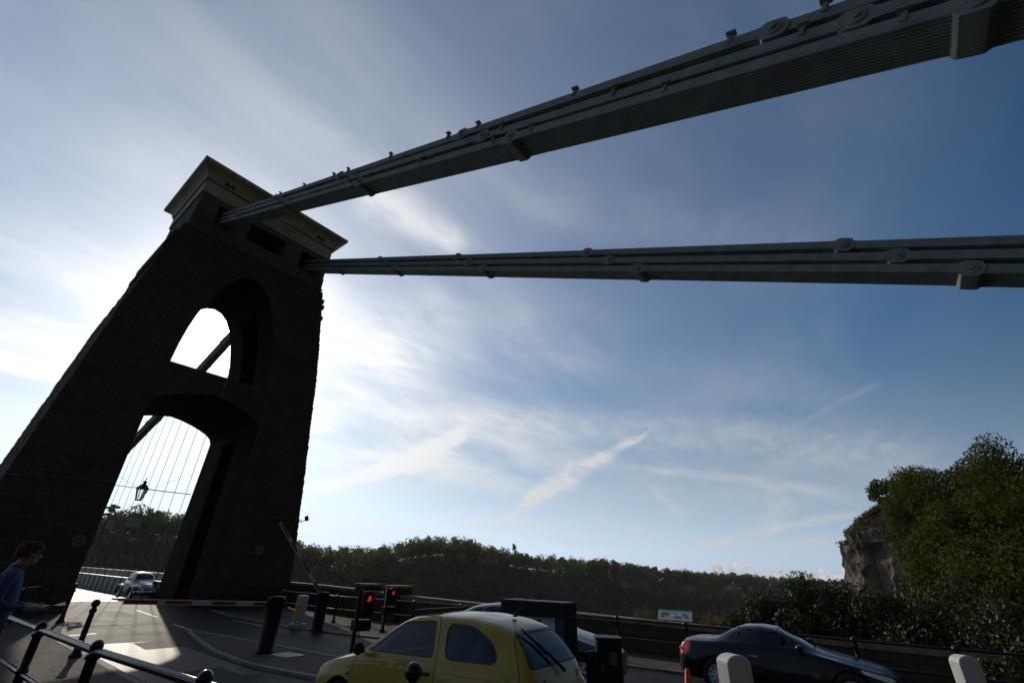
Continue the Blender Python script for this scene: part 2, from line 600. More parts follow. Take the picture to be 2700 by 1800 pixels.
# ------------------------------------------------------------------ materials of the place
M = dict(
    rubble=course_mat('rubble_stone', (0.062, 0.056, 0.047), (0.10, 0.088, 0.072), (0.045, 0.042, 0.036), 0.48, 0.19, 0.95, 0.8, 0.03, streak=0.5),
    ashlar=course_mat('ashlar_stone', (0.095, 0.095, 0.086), (0.115, 0.112, 0.10), (0.06, 0.06, 0.055), 1.5, 0.75, 0.85, 0.35, 0.012, streak=0.5),
    render=mat('cornice_render', (0.42, 0.38, 0.30), 0.8, var=0.2, scale=1.2, bump=0.15, bscale=12),
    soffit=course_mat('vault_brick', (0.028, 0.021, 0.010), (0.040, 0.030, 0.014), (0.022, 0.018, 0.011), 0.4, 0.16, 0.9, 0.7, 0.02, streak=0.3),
    carved=mat('inscription_black', (0.02, 0.02, 0.02), 0.9),
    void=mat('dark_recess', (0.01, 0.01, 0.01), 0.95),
    chain=mat('chain_grey_paint', (0.25, 0.27, 0.25), 0.8, var=0.16, scale=3.0, bump=0.15, bscale=60, spec=0.10),
    chaindark=mat('chain_underside', (0.12, 0.115, 0.10), 0.7, var=0.4, scale=2.0),
    asphalt=mat('asphalt', (0.027, 0.027, 0.027), 0.62, var=0.45, scale=0.7, bump=0.7, bscale=110, spec=0.10),
    deckroad=mat('deck_asphalt', (0.030, 0.029, 0.027), 0.55, var=0.3, scale=0.7, bump=0.4, bscale=120, spec=0.6),
    paving=course_mat('paving_slabs', (0.080, 0.068, 0.054), (0.105, 0.088, 0.069), (0.035, 0.031, 0.027), 0.75, 0.52, 0.8, 0.4, 0.018, axis='floor', streak=0.25),
    kerb=mat('kerb_stone', (0.17, 0.16, 0.14), 0.75, var=0.25, scale=4, bump=0.3),
    whiteline=mat('road_paint', (0.42, 0.41, 0.38), 0.6, var=0.5, scale=5, bump=0.2),
    ground=mat('earth', (0.03, 0.034, 0.016), 0.95, var=0.4, scale=0.15, bump=0.5, bscale=3),
    wallstone=course_mat('parapet_stone', (0.065, 0.05, 0.036), (0.085, 0.066, 0.047), (0.045, 0.038, 0.03), 0.5, 0.2, 0.9, 0.8, 0.02),
    coping=mat('coping_stone', (0.20, 0.15, 0.10), 0.85, var=0.35, scale=3, bump=0.5, bscale=25),
    black=mat('black_iron_paint', (0.010, 0.010, 0.011), 0.26, var=0.3, scale=8, bump=0.12, bscale=35, coat=0.1, spec=0.28),
    blackmatt=mat('black_casing', (0.008, 0.008, 0.009), 0.5, var=0.3, scale=6, spec=0.18),
    girder=mat('girder_paint', (0.20, 0.195, 0.17), 0.5, var=0.2, scale=1.5, bump=0.1),
    white=mat('white_plastic', (0.55, 0.57, 0.59), 0.4, var=0.08, scale=4),
    whitestone=mat('white_painted_stone', (0.55, 0.54, 0.50), 0.6, var=0.12, scale=5, bump=0.25, bscale=30),
    yellow=mat('yellow_reflector', (0.80, 0.50, 0.02), 0.4, var=0.1),
    red=mat('red_reflective', (0.20, 0.012, 0.012), 0.4, var=0.1),
    armwhite=mat('arm_white', (0.52, 0.53, 0.54), 0.4, var=0.08),
    cone=mat('cone_orange', (0.75, 0.06, 0.02), 0.5, var=0.12),
    lit_red=emit_mat('red_lamp', (1.0, 0.02, 0.015), 0.75),
    glass=glass_mat('car_glass', (0.50, 0.56, 0.58), 0.03),
    glassdark=glass_mat('car_glass_dark', (0.10, 0.12, 0.14), 0.04),
    lampglass=glass_mat('lantern_glass', (0.9, 0.9, 0.88), 0.02),
    rubber=mat('tyre_rubber', (0.018, 0.018, 0.018), 0.85, var=0.2),
    trim=mat('black_trim', (0.015, 0.015, 0.016), 0.55),
    chrome=mat('chrome', (0.75, 0.76, 0.78), 0.12, metal=1.0, var=0.05),
    alloy=mat('alloy_wheel', (0.60, 0.61, 0.63), 0.4, metal=0.0, var=0.1),
    yellowpaint=mat('yellow_car_paint', (0.36, 0.245, 0.003), 0.40, var=0.05, scale=2, coat=0.55, spec=0.3),
    darkpaint=mat('dark_car_paint', (0.006, 0.006, 0.009), 0.3, var=0.15, scale=2, coat=0.35, spec=0.3),
    silverpaint=mat('silver_car_paint', (0.10, 0.105, 0.12), 0.38, metal=0.0, var=0.06, scale=2, coat=0.25, spec=0.3),
    beetlepaint=mat('pale_grey_paint', (0.27, 0.28, 0.31), 0.35, var=0.06, scale=2, coat=0.8),
    seat=mat('car_seat', (0.05, 0.05, 0.055), 0.85, var=0.3),
    seatlight=mat('pale_seat_cloth', (0.28, 0.31, 0.36), 0.85, var=0.2),
    redlens=mat('tail_lamp_red', (0.90, 0.02, 0.02), 0.15, coat=1.0, var=0.1),
    clearlens=mat('clear_lens', (0.75, 0.76, 0.78), 0.12, coat=1.0, var=0.05),
    amber=mat('amber_lens', (0.55, 0.10, 0.02), 0.2, coat=1.0, var=0.1),
    bark=mat('bark', (0.06, 0.048, 0.036), 0.95, var=0.4, scale=6, bump=0.8, bscale=14),
    rock=mat('limestone_cliff', (0.058, 0.044, 0.032), 0.95, var=0.55, scale=0.22, bump=1.0, bscale=1.4, c2=(0.105, 0.090, 0.072), spec=0.1),
    hill=mat('hill_earth', (0.025, 0.03, 0.012), 0.95, var=0.4, scale=0.05),
    leaf_far=leaf_mat('wood_leaves', (0.034, 0.054, 0.013), (0.125, 0.143, 0.035), 0.9, 0.45, 0.10, 0.1, 0.26, 0.40, 0.68),
    leaf_mid=leaf_mat('tree_leaves', (0.030, 0.044, 0.006), (0.072, 0.086, 0.011), 0.62, 0.45, 0.35, 0.16),
    leaf_gloss=leaf_mat('laurel_leaves', (0.016, 0.027, 0.005), (0.036, 0.052, 0.009), 0.58, 0.28, 0.8),
    leaf_dry=leaf_mat('scrub_leaves', (0.060, 0.045, 0.018), (0.12, 0.085, 0.03), 0.7, 0.35, 0.5),
    pine=leaf_mat('pine_needles', (0.016, 0.026, 0.012), (0.03, 0.042, 0.018), 0.8, 0.15, 0.3),
    housewall=mat('white_house_wall', (0.24, 0.26, 0.31), 0.8, var=0.08),
    slate=mat('slate_roof', (0.10, 0.10, 0.11), 0.8),
    steel=mat('steel_wire', (0.14, 0.14, 0.135), 0.5, metal=0.2),
    navy=mat('blue_sign_face', (0.015, 0.025, 0.10), 0.4),
    green=mat('board_green', (0.05, 0.22, 0.13), 0.5),
)
RZ = -0.06                                       # road level; pavements lie at 0

# ------------------------------------------------------------------ terrain
HILL = [(5, 4.2), (11.1, 4.0), (12.1, 4.45), (13.3, 4.6), (16.5, 4.4), (22, 3.2), (27.7, 2.56), (31, 2.24), (34.6, 2.3), (37.4, 2.7), (39.2, 3.29),
        (41.1, 3.7), (44.6, 3.8), (47.7, 3.44), (49.5, 2.9), (52.6, 2.4), (55, 2.2), (57.8, 2.05), (60.3, 1.8), (62, 1.95), (65.3, 1.49),
        (69.2, 1.08), (73, 0.92), (75.2, 1.0), (77.2, 0.84), (80.2, 0.76), (82, 0.64), (92, 0.5)]
RID = [(5, 285), (20, 285), (40, 300), (52, 350), (60, 420), (70, 560), (80, 720), (92, 820)]
ha, he = zip(*HILL)
ra, rr = zip(*RID)


def ridge(az):
    r = float(np.interp(az, ra, rr))
    e = float(np.interp(az, ha, he))
    return r, CAM.z + r * math.tan(R(e))


def terrain(x, y):
    dx, dy = x - CAM.x, y - CAM.y
    r = math.hypot(dx, dy)
    az = math.degrees(math.atan2(dx, dy))
    d = max(0.0, max(x - 10.5, y - 4.5))
    if az < -20 or az > 97:
        return -0.4
    base = -0.4 - min(62.0, d * 1.5) if d > 0 else -0.4
    if az > 83:                                     # the rock spur closes the gorge on this side
        base = base * max(0, (89 - az) / 6) + -0.4 * min(1, (az - 83) / 6)
    R0, Z0 = ridge(min(max(az, 5), 92))
    Z0 -= 10.5
    if r > R0:
        h = Z0 - (r - R0) * 0.01
    else:
        h = Z0 - (R0 - r) * 0.55
    edge = min(1.0, max(0.0, (az + 20) / 20)) * min(1, max(0, (97 - az) / 6))
    return max(base, h * edge - 62 * (1 - edge)) if r > 100 else base


mb = MB()
rings = [0.5, 4, 8, 12, 16, 20, 24, 28, 33, 38, 44, 52, 62, 75, 95, 120, 150, 180, 205, 225, 245, 260, 275, 290, 305, 325, 350, 380, 420, 470, 530, 600, 680, 760, 850, 1000, 1400, 2200, 5000]
NA = 180
for r in rings:
    for k in range(NA):
        a = 2 * math.pi * k / NA
        x, y = CAM.x + r * math.sin(a), CAM.y + r * math.cos(a)
        mb.v.append((x, y, terrain(x, y)))
for i in range(len(rings) - 1):
    for k in range(NA):
        a, b = i * NA + k, i * NA + (k + 1) % NA
        mb.f.append((a, b, b + NA, a + NA))
mb.f.append(tuple(reversed(range(NA))))
mb.sm = [True] * len(mb.f)
mb.mi = [0] * len(mb.f)
struct(mb.build('ground', M['ground']))

# the plateau the toll plaza stands on, road sheet, pavements
LK = [(-2.85, 4.2), (-2.85, 0.0), (-2.85, -4.3), (-3.24, -8.1), (-3.75, -10.6), (-4.13, -12.6), (-4.34, -13.6), (-4.32, -14.6), (-4.28, -17), (-4.3, -21), (-4.2, -25), (-4.0, -29), (-3.8, -33), (-3.7, -60)]
RK = [(2.85, 4.2), (2.85, -4.3), (2.35, -8), (2.3, -13), (2.9, -16.2), (3.5, -18.4), (4.45, -21.5), (5.6, -25.2), (5.88, -26.9), (5.9, -33), (5.9, -60)]


def swell(x, y):
    def sm(v, a, b):
        t = max(0.0, min(1.0, (v - a) / (b - a)))
        return t * t * (3 - 2 * t)
    return .10 * sm(y, -19.5, -25.0) * sm(x, 0.8, -1.6) - .08 * sm(y, -20, -26) * sm(x, 1.2, 3.4)


def undulate(o):
    """the plaza is not dead level: it swells on the left lane and sinks a little on the right"""
    bm = bmesh.new()
    bm.from_mesh(o.data)
    for axis, lo, hi, st_ in ((1, -27, -18, .75), (0, -2.4, 4.2, .55)):
        v = lo
        while v <= hi:
            co, no = Vector((0, 0, 0)), Vector((0, 0, 0))
            co[axis], no[axis] = v, 1
            bmesh.ops.bisect_plane(bm, geom=bm.verts[:] + bm.edges[:] + bm.faces[:], plane_co=co, plane_no=no)
            v += st_
    for v in bm.verts:
        v.co.z += swell(v.co.x, v.co.y)
    bm.to_mesh(o.data)
    bm.free()
    return o


def sheet(name, poly, z, m, thick=0.0):
    mb = MB()
    if thick:
        mb.prism(poly, lambda x, y: (x, y, z), lambda x, y: (x, y, z - thick))
    else:
        mb.add([(x, y, z) for x, y in poly], [tuple(range(len(poly)))])
    return undulate(mb.build(name, m))


struct(sheet('road', [(-13, -60), (10, -60), (10, 4.2), (-13, 4.2)], RZ, M['asphalt']))
struct(sheet('pavement', [(x - 0.13, y) for x, y in LK] + [(-16, -60), (-16, 4.2)], 0.0, M['paving'], 0.35))
struct(sheet('footway', [(x + 0.13, y) for x, y in RK] + [(10.5, -60), (10.5, 4.2)], 0.0, M['paving'], 0.35))


def kerbline(name, line, off, side):
    mb = MB()
    for (x0, y0), (x1, y1) in zip(line[:-1], line[1:]):
        L = math.hypot(x1 - x0, y1 - y0)
        n = max(1, round(L / 0.92))
        for i in range(n):
            a, b = (i + 0.006) / n, (i + 0.994) / n
            ax, ay, bx, by = x0 + (x1 - x0) * a, y0 + (y1 - y0) * a, x0 + (x1 - x0) * b, y0 + (y1 - y0) * b
            c = Vector(((ax + bx) / 2 + off, (ay + by) / 2, -0.095 + random.uniform(-.004, .004)))
            mb.box(c, (0.125, math.hypot(bx - ax, by - ay), 0.2), Matrix.Rotation(math.atan2(-(bx - ax), by - ay), 3, 'Z'), bev=0.012)
    mb.v = [(x, y, z_ + swell(x, y)) for x, y, z_ in mb.v]
    return struct(mb.build(name, M['kerb']))


kerbline('kerb', LK, -0.066, -1)
kerbline('kerb', RK, 0.066, 1)
# traffic island between the lanes
ISL = [(-0.95, -12.6), (-1.35, -14.5), (-1.85, -17.0), (-2.0, -19), (-1.75, -22), (-1.35, -25), (-1.3, -28.5), (-1.45, -30.6), (-0.9, -31.2), (0.2, -31.0), (0.75, -29.5),
       (0.75, -27.5), (0.45, -24.5), (0.1, -21), (-0.2, -17.5), (-0.55, -14), (-0.75, -12.6)]
struct(sheet('traffic_island', ISL, -0.006, M['paving'], 0.3))
kerbline('kerb', ISL + ISL[:1], 0, 1)

# painted marks on the road, 4 mm proud
struct(sheet('road_marking', [(-3.86, -11.75), (-3.16, -11.5), (-3.12, -11.25), (-3.84, -11.47)], RZ + .004, M['whiteline']))
for (p, q, w) in [((-0.45, -9.5), (-0.62, -11.9), .11), ((0.2, -2.5), (-0.1, -6.5), .11), ((1.9, -9.0), (1.95, -13.0), .09), ((1.2, -19.0), (2.6, -24.5), .10)]:
    d = (Vector((q[0] - p[0], q[1] - p[1]))).normalized()
    nx, ny = -d.y * w / 2, d.x * w / 2
    struct(sheet('road_marking', [(p[0] - nx, p[1] - ny), (q[0] - nx, q[1] - ny), (q[0] + nx, q[1] + ny), (p[0] + nx, p[1] + ny)], RZ + .004, M['whiteline']))
# repairs, tar joints and a drain in the road
patch = mat('asphalt_patch', (0.016, 0.016, 0.016), 0.7, var=.4, scale=2, bump=.6, bscale=90, spec=.2)
for poly in ([(-2.9, -14.2), (-1.9, -14.0), (-1.95, -15.6), (-3.0, -15.7)], [(0.2, -8.4), (1.3, -8.2), (1.4, -9.9), (0.3, -10.1)], [(-3.6, -19.4), (-2.5, -19.2), (-2.6, -21.6), (-3.7, -21.7)], [(-1.2, -3.0), (-0.5, -2.9), (-0.6, -6.0), (-1.3, -6.1)]):
    struct(sheet('road_patch', poly, RZ + .003, patch))
for line in ([(-4.1, -12.2), (-3.0, -12.35), (-1.8, -12.2), (-1.0, -12.35)], [(-2.8, -5.6), (-1.0, -5.5), (1.0, -5.65), (2.5, -5.55)], [(-2.2, -12.3), (-2.1, -9.0), (-2.3, -6.0)], [(1.1, -10), (1.2, -14), (1.6, -18), (2.4, -22)]):
    mbj = MB()
    for (x0, y0), (x1, y1) in zip(line[:-1], line[1:]):
        d_ = Vector((x1 - x0, y1 - y0)).normalized()
        nx, ny = -d_.y * .02, d_.x * .02
        mbj.add([(x0 - nx, y0 - ny, RZ + .0045), (x1 - nx, y1 - ny, RZ + .0045), (x1 + nx, y1 + ny, RZ + .0045), (x0 + nx, y0 + ny, RZ + .0045)], [(0, 1, 2, 3)])
    struct(undulate(mbj.build('tar_joint', patch)))
dg_ = MB()
dg_.box((-3.95, -14.9, RZ + .004), (.42, .42, .02))
for k in range(6):
    dg_.box((-3.95, -15.06 + k * .064, RZ + .016), (.36, .025, .012))
tag(dg_.build('drain_grate', M['black']), 'iron drain grate in the gutter by the left kerb', 'drain')
smooth_tar = mat('smooth_asphalt', (0.030, 0.030, 0.030), 0.50, var=.4, scale=.6, bump=.35, bscale=140, spec=.35)
struct(sheet('road_patch', [(-4.15, -13.9), (-2.05, -14.15), (-2.15, -20.5), (-4.15, -20.3)], RZ + .0025, smooth_tar))
cov = MB()
cov.box((-0.82, -18.98, 0.004), (0.52, 0.68, 0.02), Matrix.Rotation(R(6), 3, 'Z'))
for k in range(5):
    cov.box((-0.82, -18.98 + (k - 2) * 0.12, 0.016), (0.44, 0.05, 0.008), Matrix.Rotation(R(6), 3, 'Z'))
tag(cov.build('access_cover', mat('galvanised_cover', (0.30, 0.30, 0.29), 0.45, metal=0.4, var=0.3, scale=9, bump=0.4)),
    'pale metal access cover set in the ground at the foot of the near barrier post', 'access cover')
# raised strip of paving along the railing on the left
struct(sheet('pavement_step', [(-6.8, -33), (-6.8, -18.5), (-14, -18.5), (-14, -33)], 0.42, M['paving'], 0.3))

# ------------------------------------------------------------------ the tower
tower = thing('bridge_tower', 'tall dark rubble stone bridge tower with arched openings and pale overhanging cornice', 'bridge tower')
LV = [(-0.12, 6.86, 4.06), (0.35, 6.86, 4.06), (0.36, 6.78, 4.0), (1.5, 6.68, 3.97), (2.7, 6.62, 3.93), (4, 6.52, 3.86), (7.5, 6.2, 3.68), (10.4, 5.9, 3.55), (13.8, 5.56, 3.4), (17.8, 4.98, 3.22), (20.15, 4.6, 3.14)]


def hxy(z):
    zz = [l[0] for l in LV]
    return float(np.interp(z, zz, [l[1] for l in LV])), float(np.interp(z, zz, [l[2] for l in LV]))


mb = MB()
for z_, hx, hy in LV:
    mb.v += [(-hx, -hy, z_), (hx, -hy, z_), (hx, hy, z_), (-hx, hy, z_)]
for i in range(len(LV) - 1):
    for k in range(4):
        a, b = i * 4 + k, i * 4 + (k + 1) % 4
        mb.f.append((a, b, b + 4, a + 4))
mb.f += [(3, 2, 1, 0), tuple((len(LV) - 1) * 4 + k for k in range(4))]
mb.sm = [False] * len(mb.f)
mb.mi = [0] * len(mb.f)
body = mb.build('masonry', M['rubble'], tower)
low = [(2.77, -1), (2.77, 9.3), (2.62, 9.62), (2.3, 9.86), (1.8, 10.08), (1.2, 10.28), (0.6, 10.43), (0, 10.52)]
upp = [(2.6, 11.72), (2.54, 12.8), (2.42, 13.9), (2.25, 14.9), (2.0, 15.8), (1.72, 16.7), (1.36, 17.5), (0.95, 18.12), (0.5, 18.5), (0, 18.64)]


def mirror(pts):
    return pts + [(-x, z_) for x, z_ in reversed(pts) if x > 1e-6]


cut = []
for poly, mi in ((mirror(low), 1), (mirror(upp), 1)):
    c = MB()
    c.prism(poly, lambda x, z_: (x, -9, z_), lambda x, z_: (x, 9, z_), mi=0)
    cut.append(c.build('cutter', [M['soffit']]))
c = MB()
c.box((0, 0.1, 4.1), (6.6, 2.0, 9.6))
c.box((0, 0.1, 14.6), (6.5, 2.4, 5.7))
cut.append(c.build('cutter', [M['soffit']]))
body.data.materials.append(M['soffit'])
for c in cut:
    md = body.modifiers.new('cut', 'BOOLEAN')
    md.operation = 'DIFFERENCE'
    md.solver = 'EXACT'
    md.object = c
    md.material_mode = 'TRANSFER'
dg = bpy.context.evaluated_depsgraph_get()
me = bpy.data.meshes.new_from_object(body.evaluated_get(dg))
body.modifiers.clear()
body.data = me
for c in cut:
    bpy.data.objects.remove(c, do_unlink=True)
# rough quoins up the four corners
q = MB()
for sx in (-1, 1):
    for sy in (-1, 1):
        zz = 0.4
        while zz < 20.0:
            h = random.uniform(0.22, 0.42)
            hx, hy = hxy(zz + h / 2)
            a, b = random.uniform(.3, .55), random.uniform(.3, .55)
            o = random.uniform(0.0, 0.032)
            q.box((sx * (hx - a / 2 + o), sy * (hy - b / 2 + o * .8), zz + h / 2), (a, b, h * 0.97), Matrix.Rotation(random.uniform(-.05, .05), 3, 'Z'))
            zz += h
# the toothed offset under the ashlar
for sx in (-1, 1):
    for zz, o in ((19.45, .10), (19.0, .13), (18.1, .07)):
        q.box((sx * (hxy(zz)[0] - .15 + o), 0, zz), (.4, 2 * hxy(zz)[1] + .04, .3))

# scattered proud stones and put-log stubs on the face
for _ in range(420):
    zz = random.uniform(0.5, 19.8)
    hx, hy = hxy(zz)
    x = random.uniform(-hx + .3, hx - .3)
    if abs(x) < 3.1 and (zz < 10.9 or 11.2 < zz < 18.9):
        continue
    q.box((x, -hy + 0.01, zz), (random.uniform(.25, .6), random.uniform(.06, .14), random.uniform(.12, .24)), Matrix.Rotation(random.uniform(-.04, .04), 3, 'X'))
for _ in range(200):
    zz = random.uniform(0.5, 19.8)
    hx, hy = hxy(zz)
    for s in (-1, 1):
        q.box((s * (hx - .01), random.uniform(-hy + .3, hy - .3), zz), (random.uniform(.04, .08), random.uniform(.25, .6), random.uniform(.12, .24)))
bm = bmesh.new()
bm.from_mesh(body.data)
mtmp = bpy.data.meshes.new('stones')
mtmp.from_pydata(q.v, [], q.f)
bm.from_mesh(mtmp)
bmesh.ops.recalc_face_normals(bm, faces=bm.faces[:])
bm.to_mesh(body.data)
bm.free()
# smooth chamber with slots for the chains and a middle opening
ch = MB()
ZB, ZS, ZT, ZF = 20.15, 21.25, 22.66, 23.09
ch.box((0, 0, (ZB + ZS) / 2), (8.86, 6.2, ZS - ZB))
ch.box((0, 0, (ZT + ZF) / 2), (8.80, 6.14, ZF - ZT))
for x0, x1 in ((-4.4, -3.28), (-2.3, -1.27), (1.2, 2.38), (3.8, 4.4)):
    ch.box(((x0 + x1) / 2, 0, (ZS + ZT) / 2), (x1 - x0, 6.12, ZT - ZS))
ch.box((0, -3.12, 20.28), (9.0, 0.10, 0.16))
ch.build('saddle_chamber', M['ashlar'], tower)
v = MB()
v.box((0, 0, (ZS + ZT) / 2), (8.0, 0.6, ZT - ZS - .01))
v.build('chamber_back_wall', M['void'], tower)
fr = MB()
fr.box((0, 0, (ZF + 23.98) / 2), (8.98, 6.22, 23.98 - ZF), bev=.01)
frieze = fr.build('frieze', M['render'], tower)
co = MB()
CL = [(23.98, 4.42, 3.05), (24.06, 4.42, 3.05), (24.06, 4.58, 3.20), (24.22, 4.60, 3.23), (24.42, 4.67, 3.33), (24.58, 4.80, 3.48), (24.70, 4.98, 3.68), (24.76, 5.10, 3.86), (24.84, 5.145, 3.92), (25.03, 5.145, 3.92), (25.06, 5.05, 3.8)]
for z_, hx, hy in CL:
    co.v += [(-hx, -hy, z_), (hx, -hy, z_), (hx, hy, z_), (-hx, hy, z_)]
for i in range(len(CL) - 1):
    for k in range(4):
        a, b = i * 4 + k, i * 4 + (k + 1) % 4
        co.f.append((a, b, b + 4, a + 4))
co.f += [(3, 2, 1, 0), tuple((len(CL) - 1) * 4 + k for k in range(4))]
co.sm = [False] * len(co.f)
co.mi = [0] * len(co.f)
cornice = co.build('cornice', M['render'], tower)
for x in (-3.25, 3.25):
    vn = MB()
    for dx in (-.17, .17):
        vn.prism([(-.14, 0), (.14, 0), (0.04, .20), (-.04, .20)], lambda a, b: (x + dx + a, -3.30 - b * .35, 24.22 + b), lambda a, b: (x + dx + a, -3.0, 24.22 + b))
    vn.build('vent', M['carved'], cornice)
# the cut lettering on the frieze is too small to read: rows of letter-sized strokes
ins = MB()
for (x0, x1, zc_, h, gaps) in ((-1.9, 0.85, 23.83, .085, 7), (-1.75, 2.35, 23.66, .085, 9), (-1.6, 1.15, 23.49, .085, 8), (-1.3, 3.6, 23.33, .085, 8), (-3.25, -2.55, 23.28, .06, 20)):
    x = x0
    k = 0
    while x < x1:
        w_ = random.uniform(.055, .085)
        if k % gaps != gaps - 1:
            t = random.random()
            ins.box((x, -3.113, zc_), (w_ * .28, .012, h))
            if t < .7:
                ins.box((x + w_ * .42, -3.113, zc_ + random.choice((-1, 0, 1)) * h * .38), (w_ * .62, .012, h * .22))
            if t > .4:
                ins.box((x + w_ * .8, -3.113, zc_), (w_ * .24, .012, h * random.choice((.5, 1, 1))))
        x += w_ + .045
        k += 1
ins.build('inscription', M['carved'], frieze)


# round limit plates on either pier
def number_plate(x, y, z_, rad, label):
    t = thing('limit_sign', label, 'sign', (x, y, z_), 0, 'round number plates on the tower piers')
    s = MB()
    s.lathe([(rad, -.012), (rad, .012)], (0, 0, 0), 28, Matrix.Rotation(R(90), 3, 'X'), smooth=False)
    s.build('plate', mat('sign_white', (0.14, 0.145, 0.145), 0.6, var=0.2, scale=9), t)
    cu = bpy.data.curves.new('digits', 'FONT')
    cu.body = '25'
    cu.size = rad * 1.25
    cu.align_x = 'CENTER'
    cu.align_y = 'CENTER'
    cu.extrude = 0.004
    cu.materials.append(M['carved'])
    tmp = bpy.data.objects.new('digits', cu)
    col.objects.link(tmp)
    dm = bpy.data.meshes.new_from_object(tmp.evaluated_get(bpy.context.evaluated_depsgraph_get()))
    bpy.data.objects.remove(tmp, do_unlink=True)
    o = bpy.data.objects.new('digits', dm)
    col.objects.link(o)
    o.parent = t
    o.rotation_euler = (R(90), 0, 0)
    o.location = (0, -.016, 0)


number_plate(-3.23, -3.935, 2.72, 0.25, 'round white 25 plate on the left pier of the tower')
number_plate(4.55, -3.935, 2.75, 0.25, 'round white 25 plate on the right pier of the tower')

# cables, lamp brackets and floodlights on the tower
cb = MB()
cb.tube([(-6.5, -3.95, 5.0), (-5, -3.93, 5.15), (-4, -3.92, 5.22), (-2.8, -3.9, 5.30)], .022, 6)
tag(cb.build('cable', M['steel']), 'thin cable strung across the left pier of the tower', 'cable')
cb = MB()
cb.tube([(4.6, -4.0, 4.55), (5.6, -3.99, 4.5), (6.6, -3.98, 4.42)], .022, 6)
cb.tube([(5.2, -4.0, 4.55), (5.2, -4.0, 4.9)], .02, 6)
tag(cb.build('cable', M['steel']), 'thin cable strung across the right pier of the tower', 'cable')
fl = MB()
fl.tube([(0.3, -3.62, 10.75), (0.3, -3.62, 12.25)], .03, 6)
fl.tube([(0.3, -3.62, 12.1), (0.52, -3.7, 12.35)], .03, 6)
fl.box((0.3, -3.62, 10.7), (.12, .12, .16))
tag(fl.build('lightning_conductor', M['steel']), 'thin pipe with a short spur rising over the cross beam of the tower', 'pipe')
ft = thing('floodlight', 'small black floodlight on the outer right corner of the tower', 'floodlight', (6.48, -3.93, 4.5))
a = MB()
a.tube([(0, 0, 0), (.22, -.04, 0), (.30, -.05, .05)], .025, 6)
a.build('bracket', M['black'], ft)
a = MB()
a.box((.36, -.06, .17), (.15, .20, .30), Matrix.Rotation(R(-25), 3, 'Y'), bev=.02)
a.build('lamp_housing', M['black'], ft)

# lantern hung under the arch
ln = thing('hanging_lantern', 'old black street lantern hung on wires under the tower arch', 'lantern', (0.15, 4.25, 6.02))
a = MB()
a.lathe([(.34, 0), (.36, .04), (.30, .10), (.18, .24), (.10, .30), (.085, .38), (.12, .40), (.11, .47), (.03, .50), (.02, .62), (.045, .64), (.002, .70)], n=8, smooth=False)
a.build('roof', M['black'], ln)
a = MB()
for k in range(6):
    q_ = 2 * math.pi * k / 6
    a.tube([(.31 * math.cos(q_), .31 * math.sin(q_), 0), (.15 * math.cos(q_), .15 * math.sin(q_), -.66)], .02, 6)
a.lathe([(.17, -.69), (.17, -.65), (.14, -.65)], n=6, smooth=False)
a.build('cage', M['black'], ln)
a = MB()
a.lathe([(.29, -.01), (.135, -.64)], n=6, smooth=False)
a.build('glass', M['lampglass'], ln)
a = MB()
a.tube([(-2.9, 0, .0), (-.3, 0, .02)], .02, 6)
a.tube([(.3, 0, .02), (2.7, 0, .05)], .028, 6)
a.tube([(-2.9, 0, 1.25), (-.32, 0, .05)], .008, 5)
a.tube([(2.65, 0, 1.45), (.32, 0, .05)], .008, 5)
a.build('support_wire', M['black'], ln)

# ------------------------------------------------------------------ chains
EL = R(23.6854)
LK_ = 7.315
BD, EYE, GAP, WID, NB = 0.195, 0.172, 0.3398, 0.60, 12
cdir = Vector((0, -math.cos(EL), -math.sin(EL)))
cup = Vector((0, -math.sin(EL), math.cos(EL)))


def link_mesh(name, length, off, nb, wid, thick):
    """one bundle of parallel eye-bars along local -Y, eyes at both ends, left face at x = 0"""
    mb = MB()
    h = BD / 2
    a0 = math.degrees(math.asin(h / EYE * 0.9))
    arc = [a0 - 180 + (360 - 2 * a0) * k / 12 for k in range(13)]
    clip = lambda v: max(-.168, min(.168, v))
    poly = [(math.cos(R(a)) * EYE * 1.22, clip(math.sin(R(a)) * EYE * 1.2)) for a in arc]
    poly += [(-EYE - .16, h), (-length + EYE + .16, h)]
    poly += [(-length - math.cos(R(a)) * EYE * 1.22, clip(-math.sin(R(a)) * EYE * 1.2)) for a in arc]
    poly += [(-length + EYE + .16, -h), (-EYE - .16, -h)]
    pitch = wid / nb
    for i in range(nb):
        x0 = off + i * pitch
        mb.prism(poly, lambda s, t: (x0, s, t), lambda s, t: (x0 + thick, s, t))
    return mb


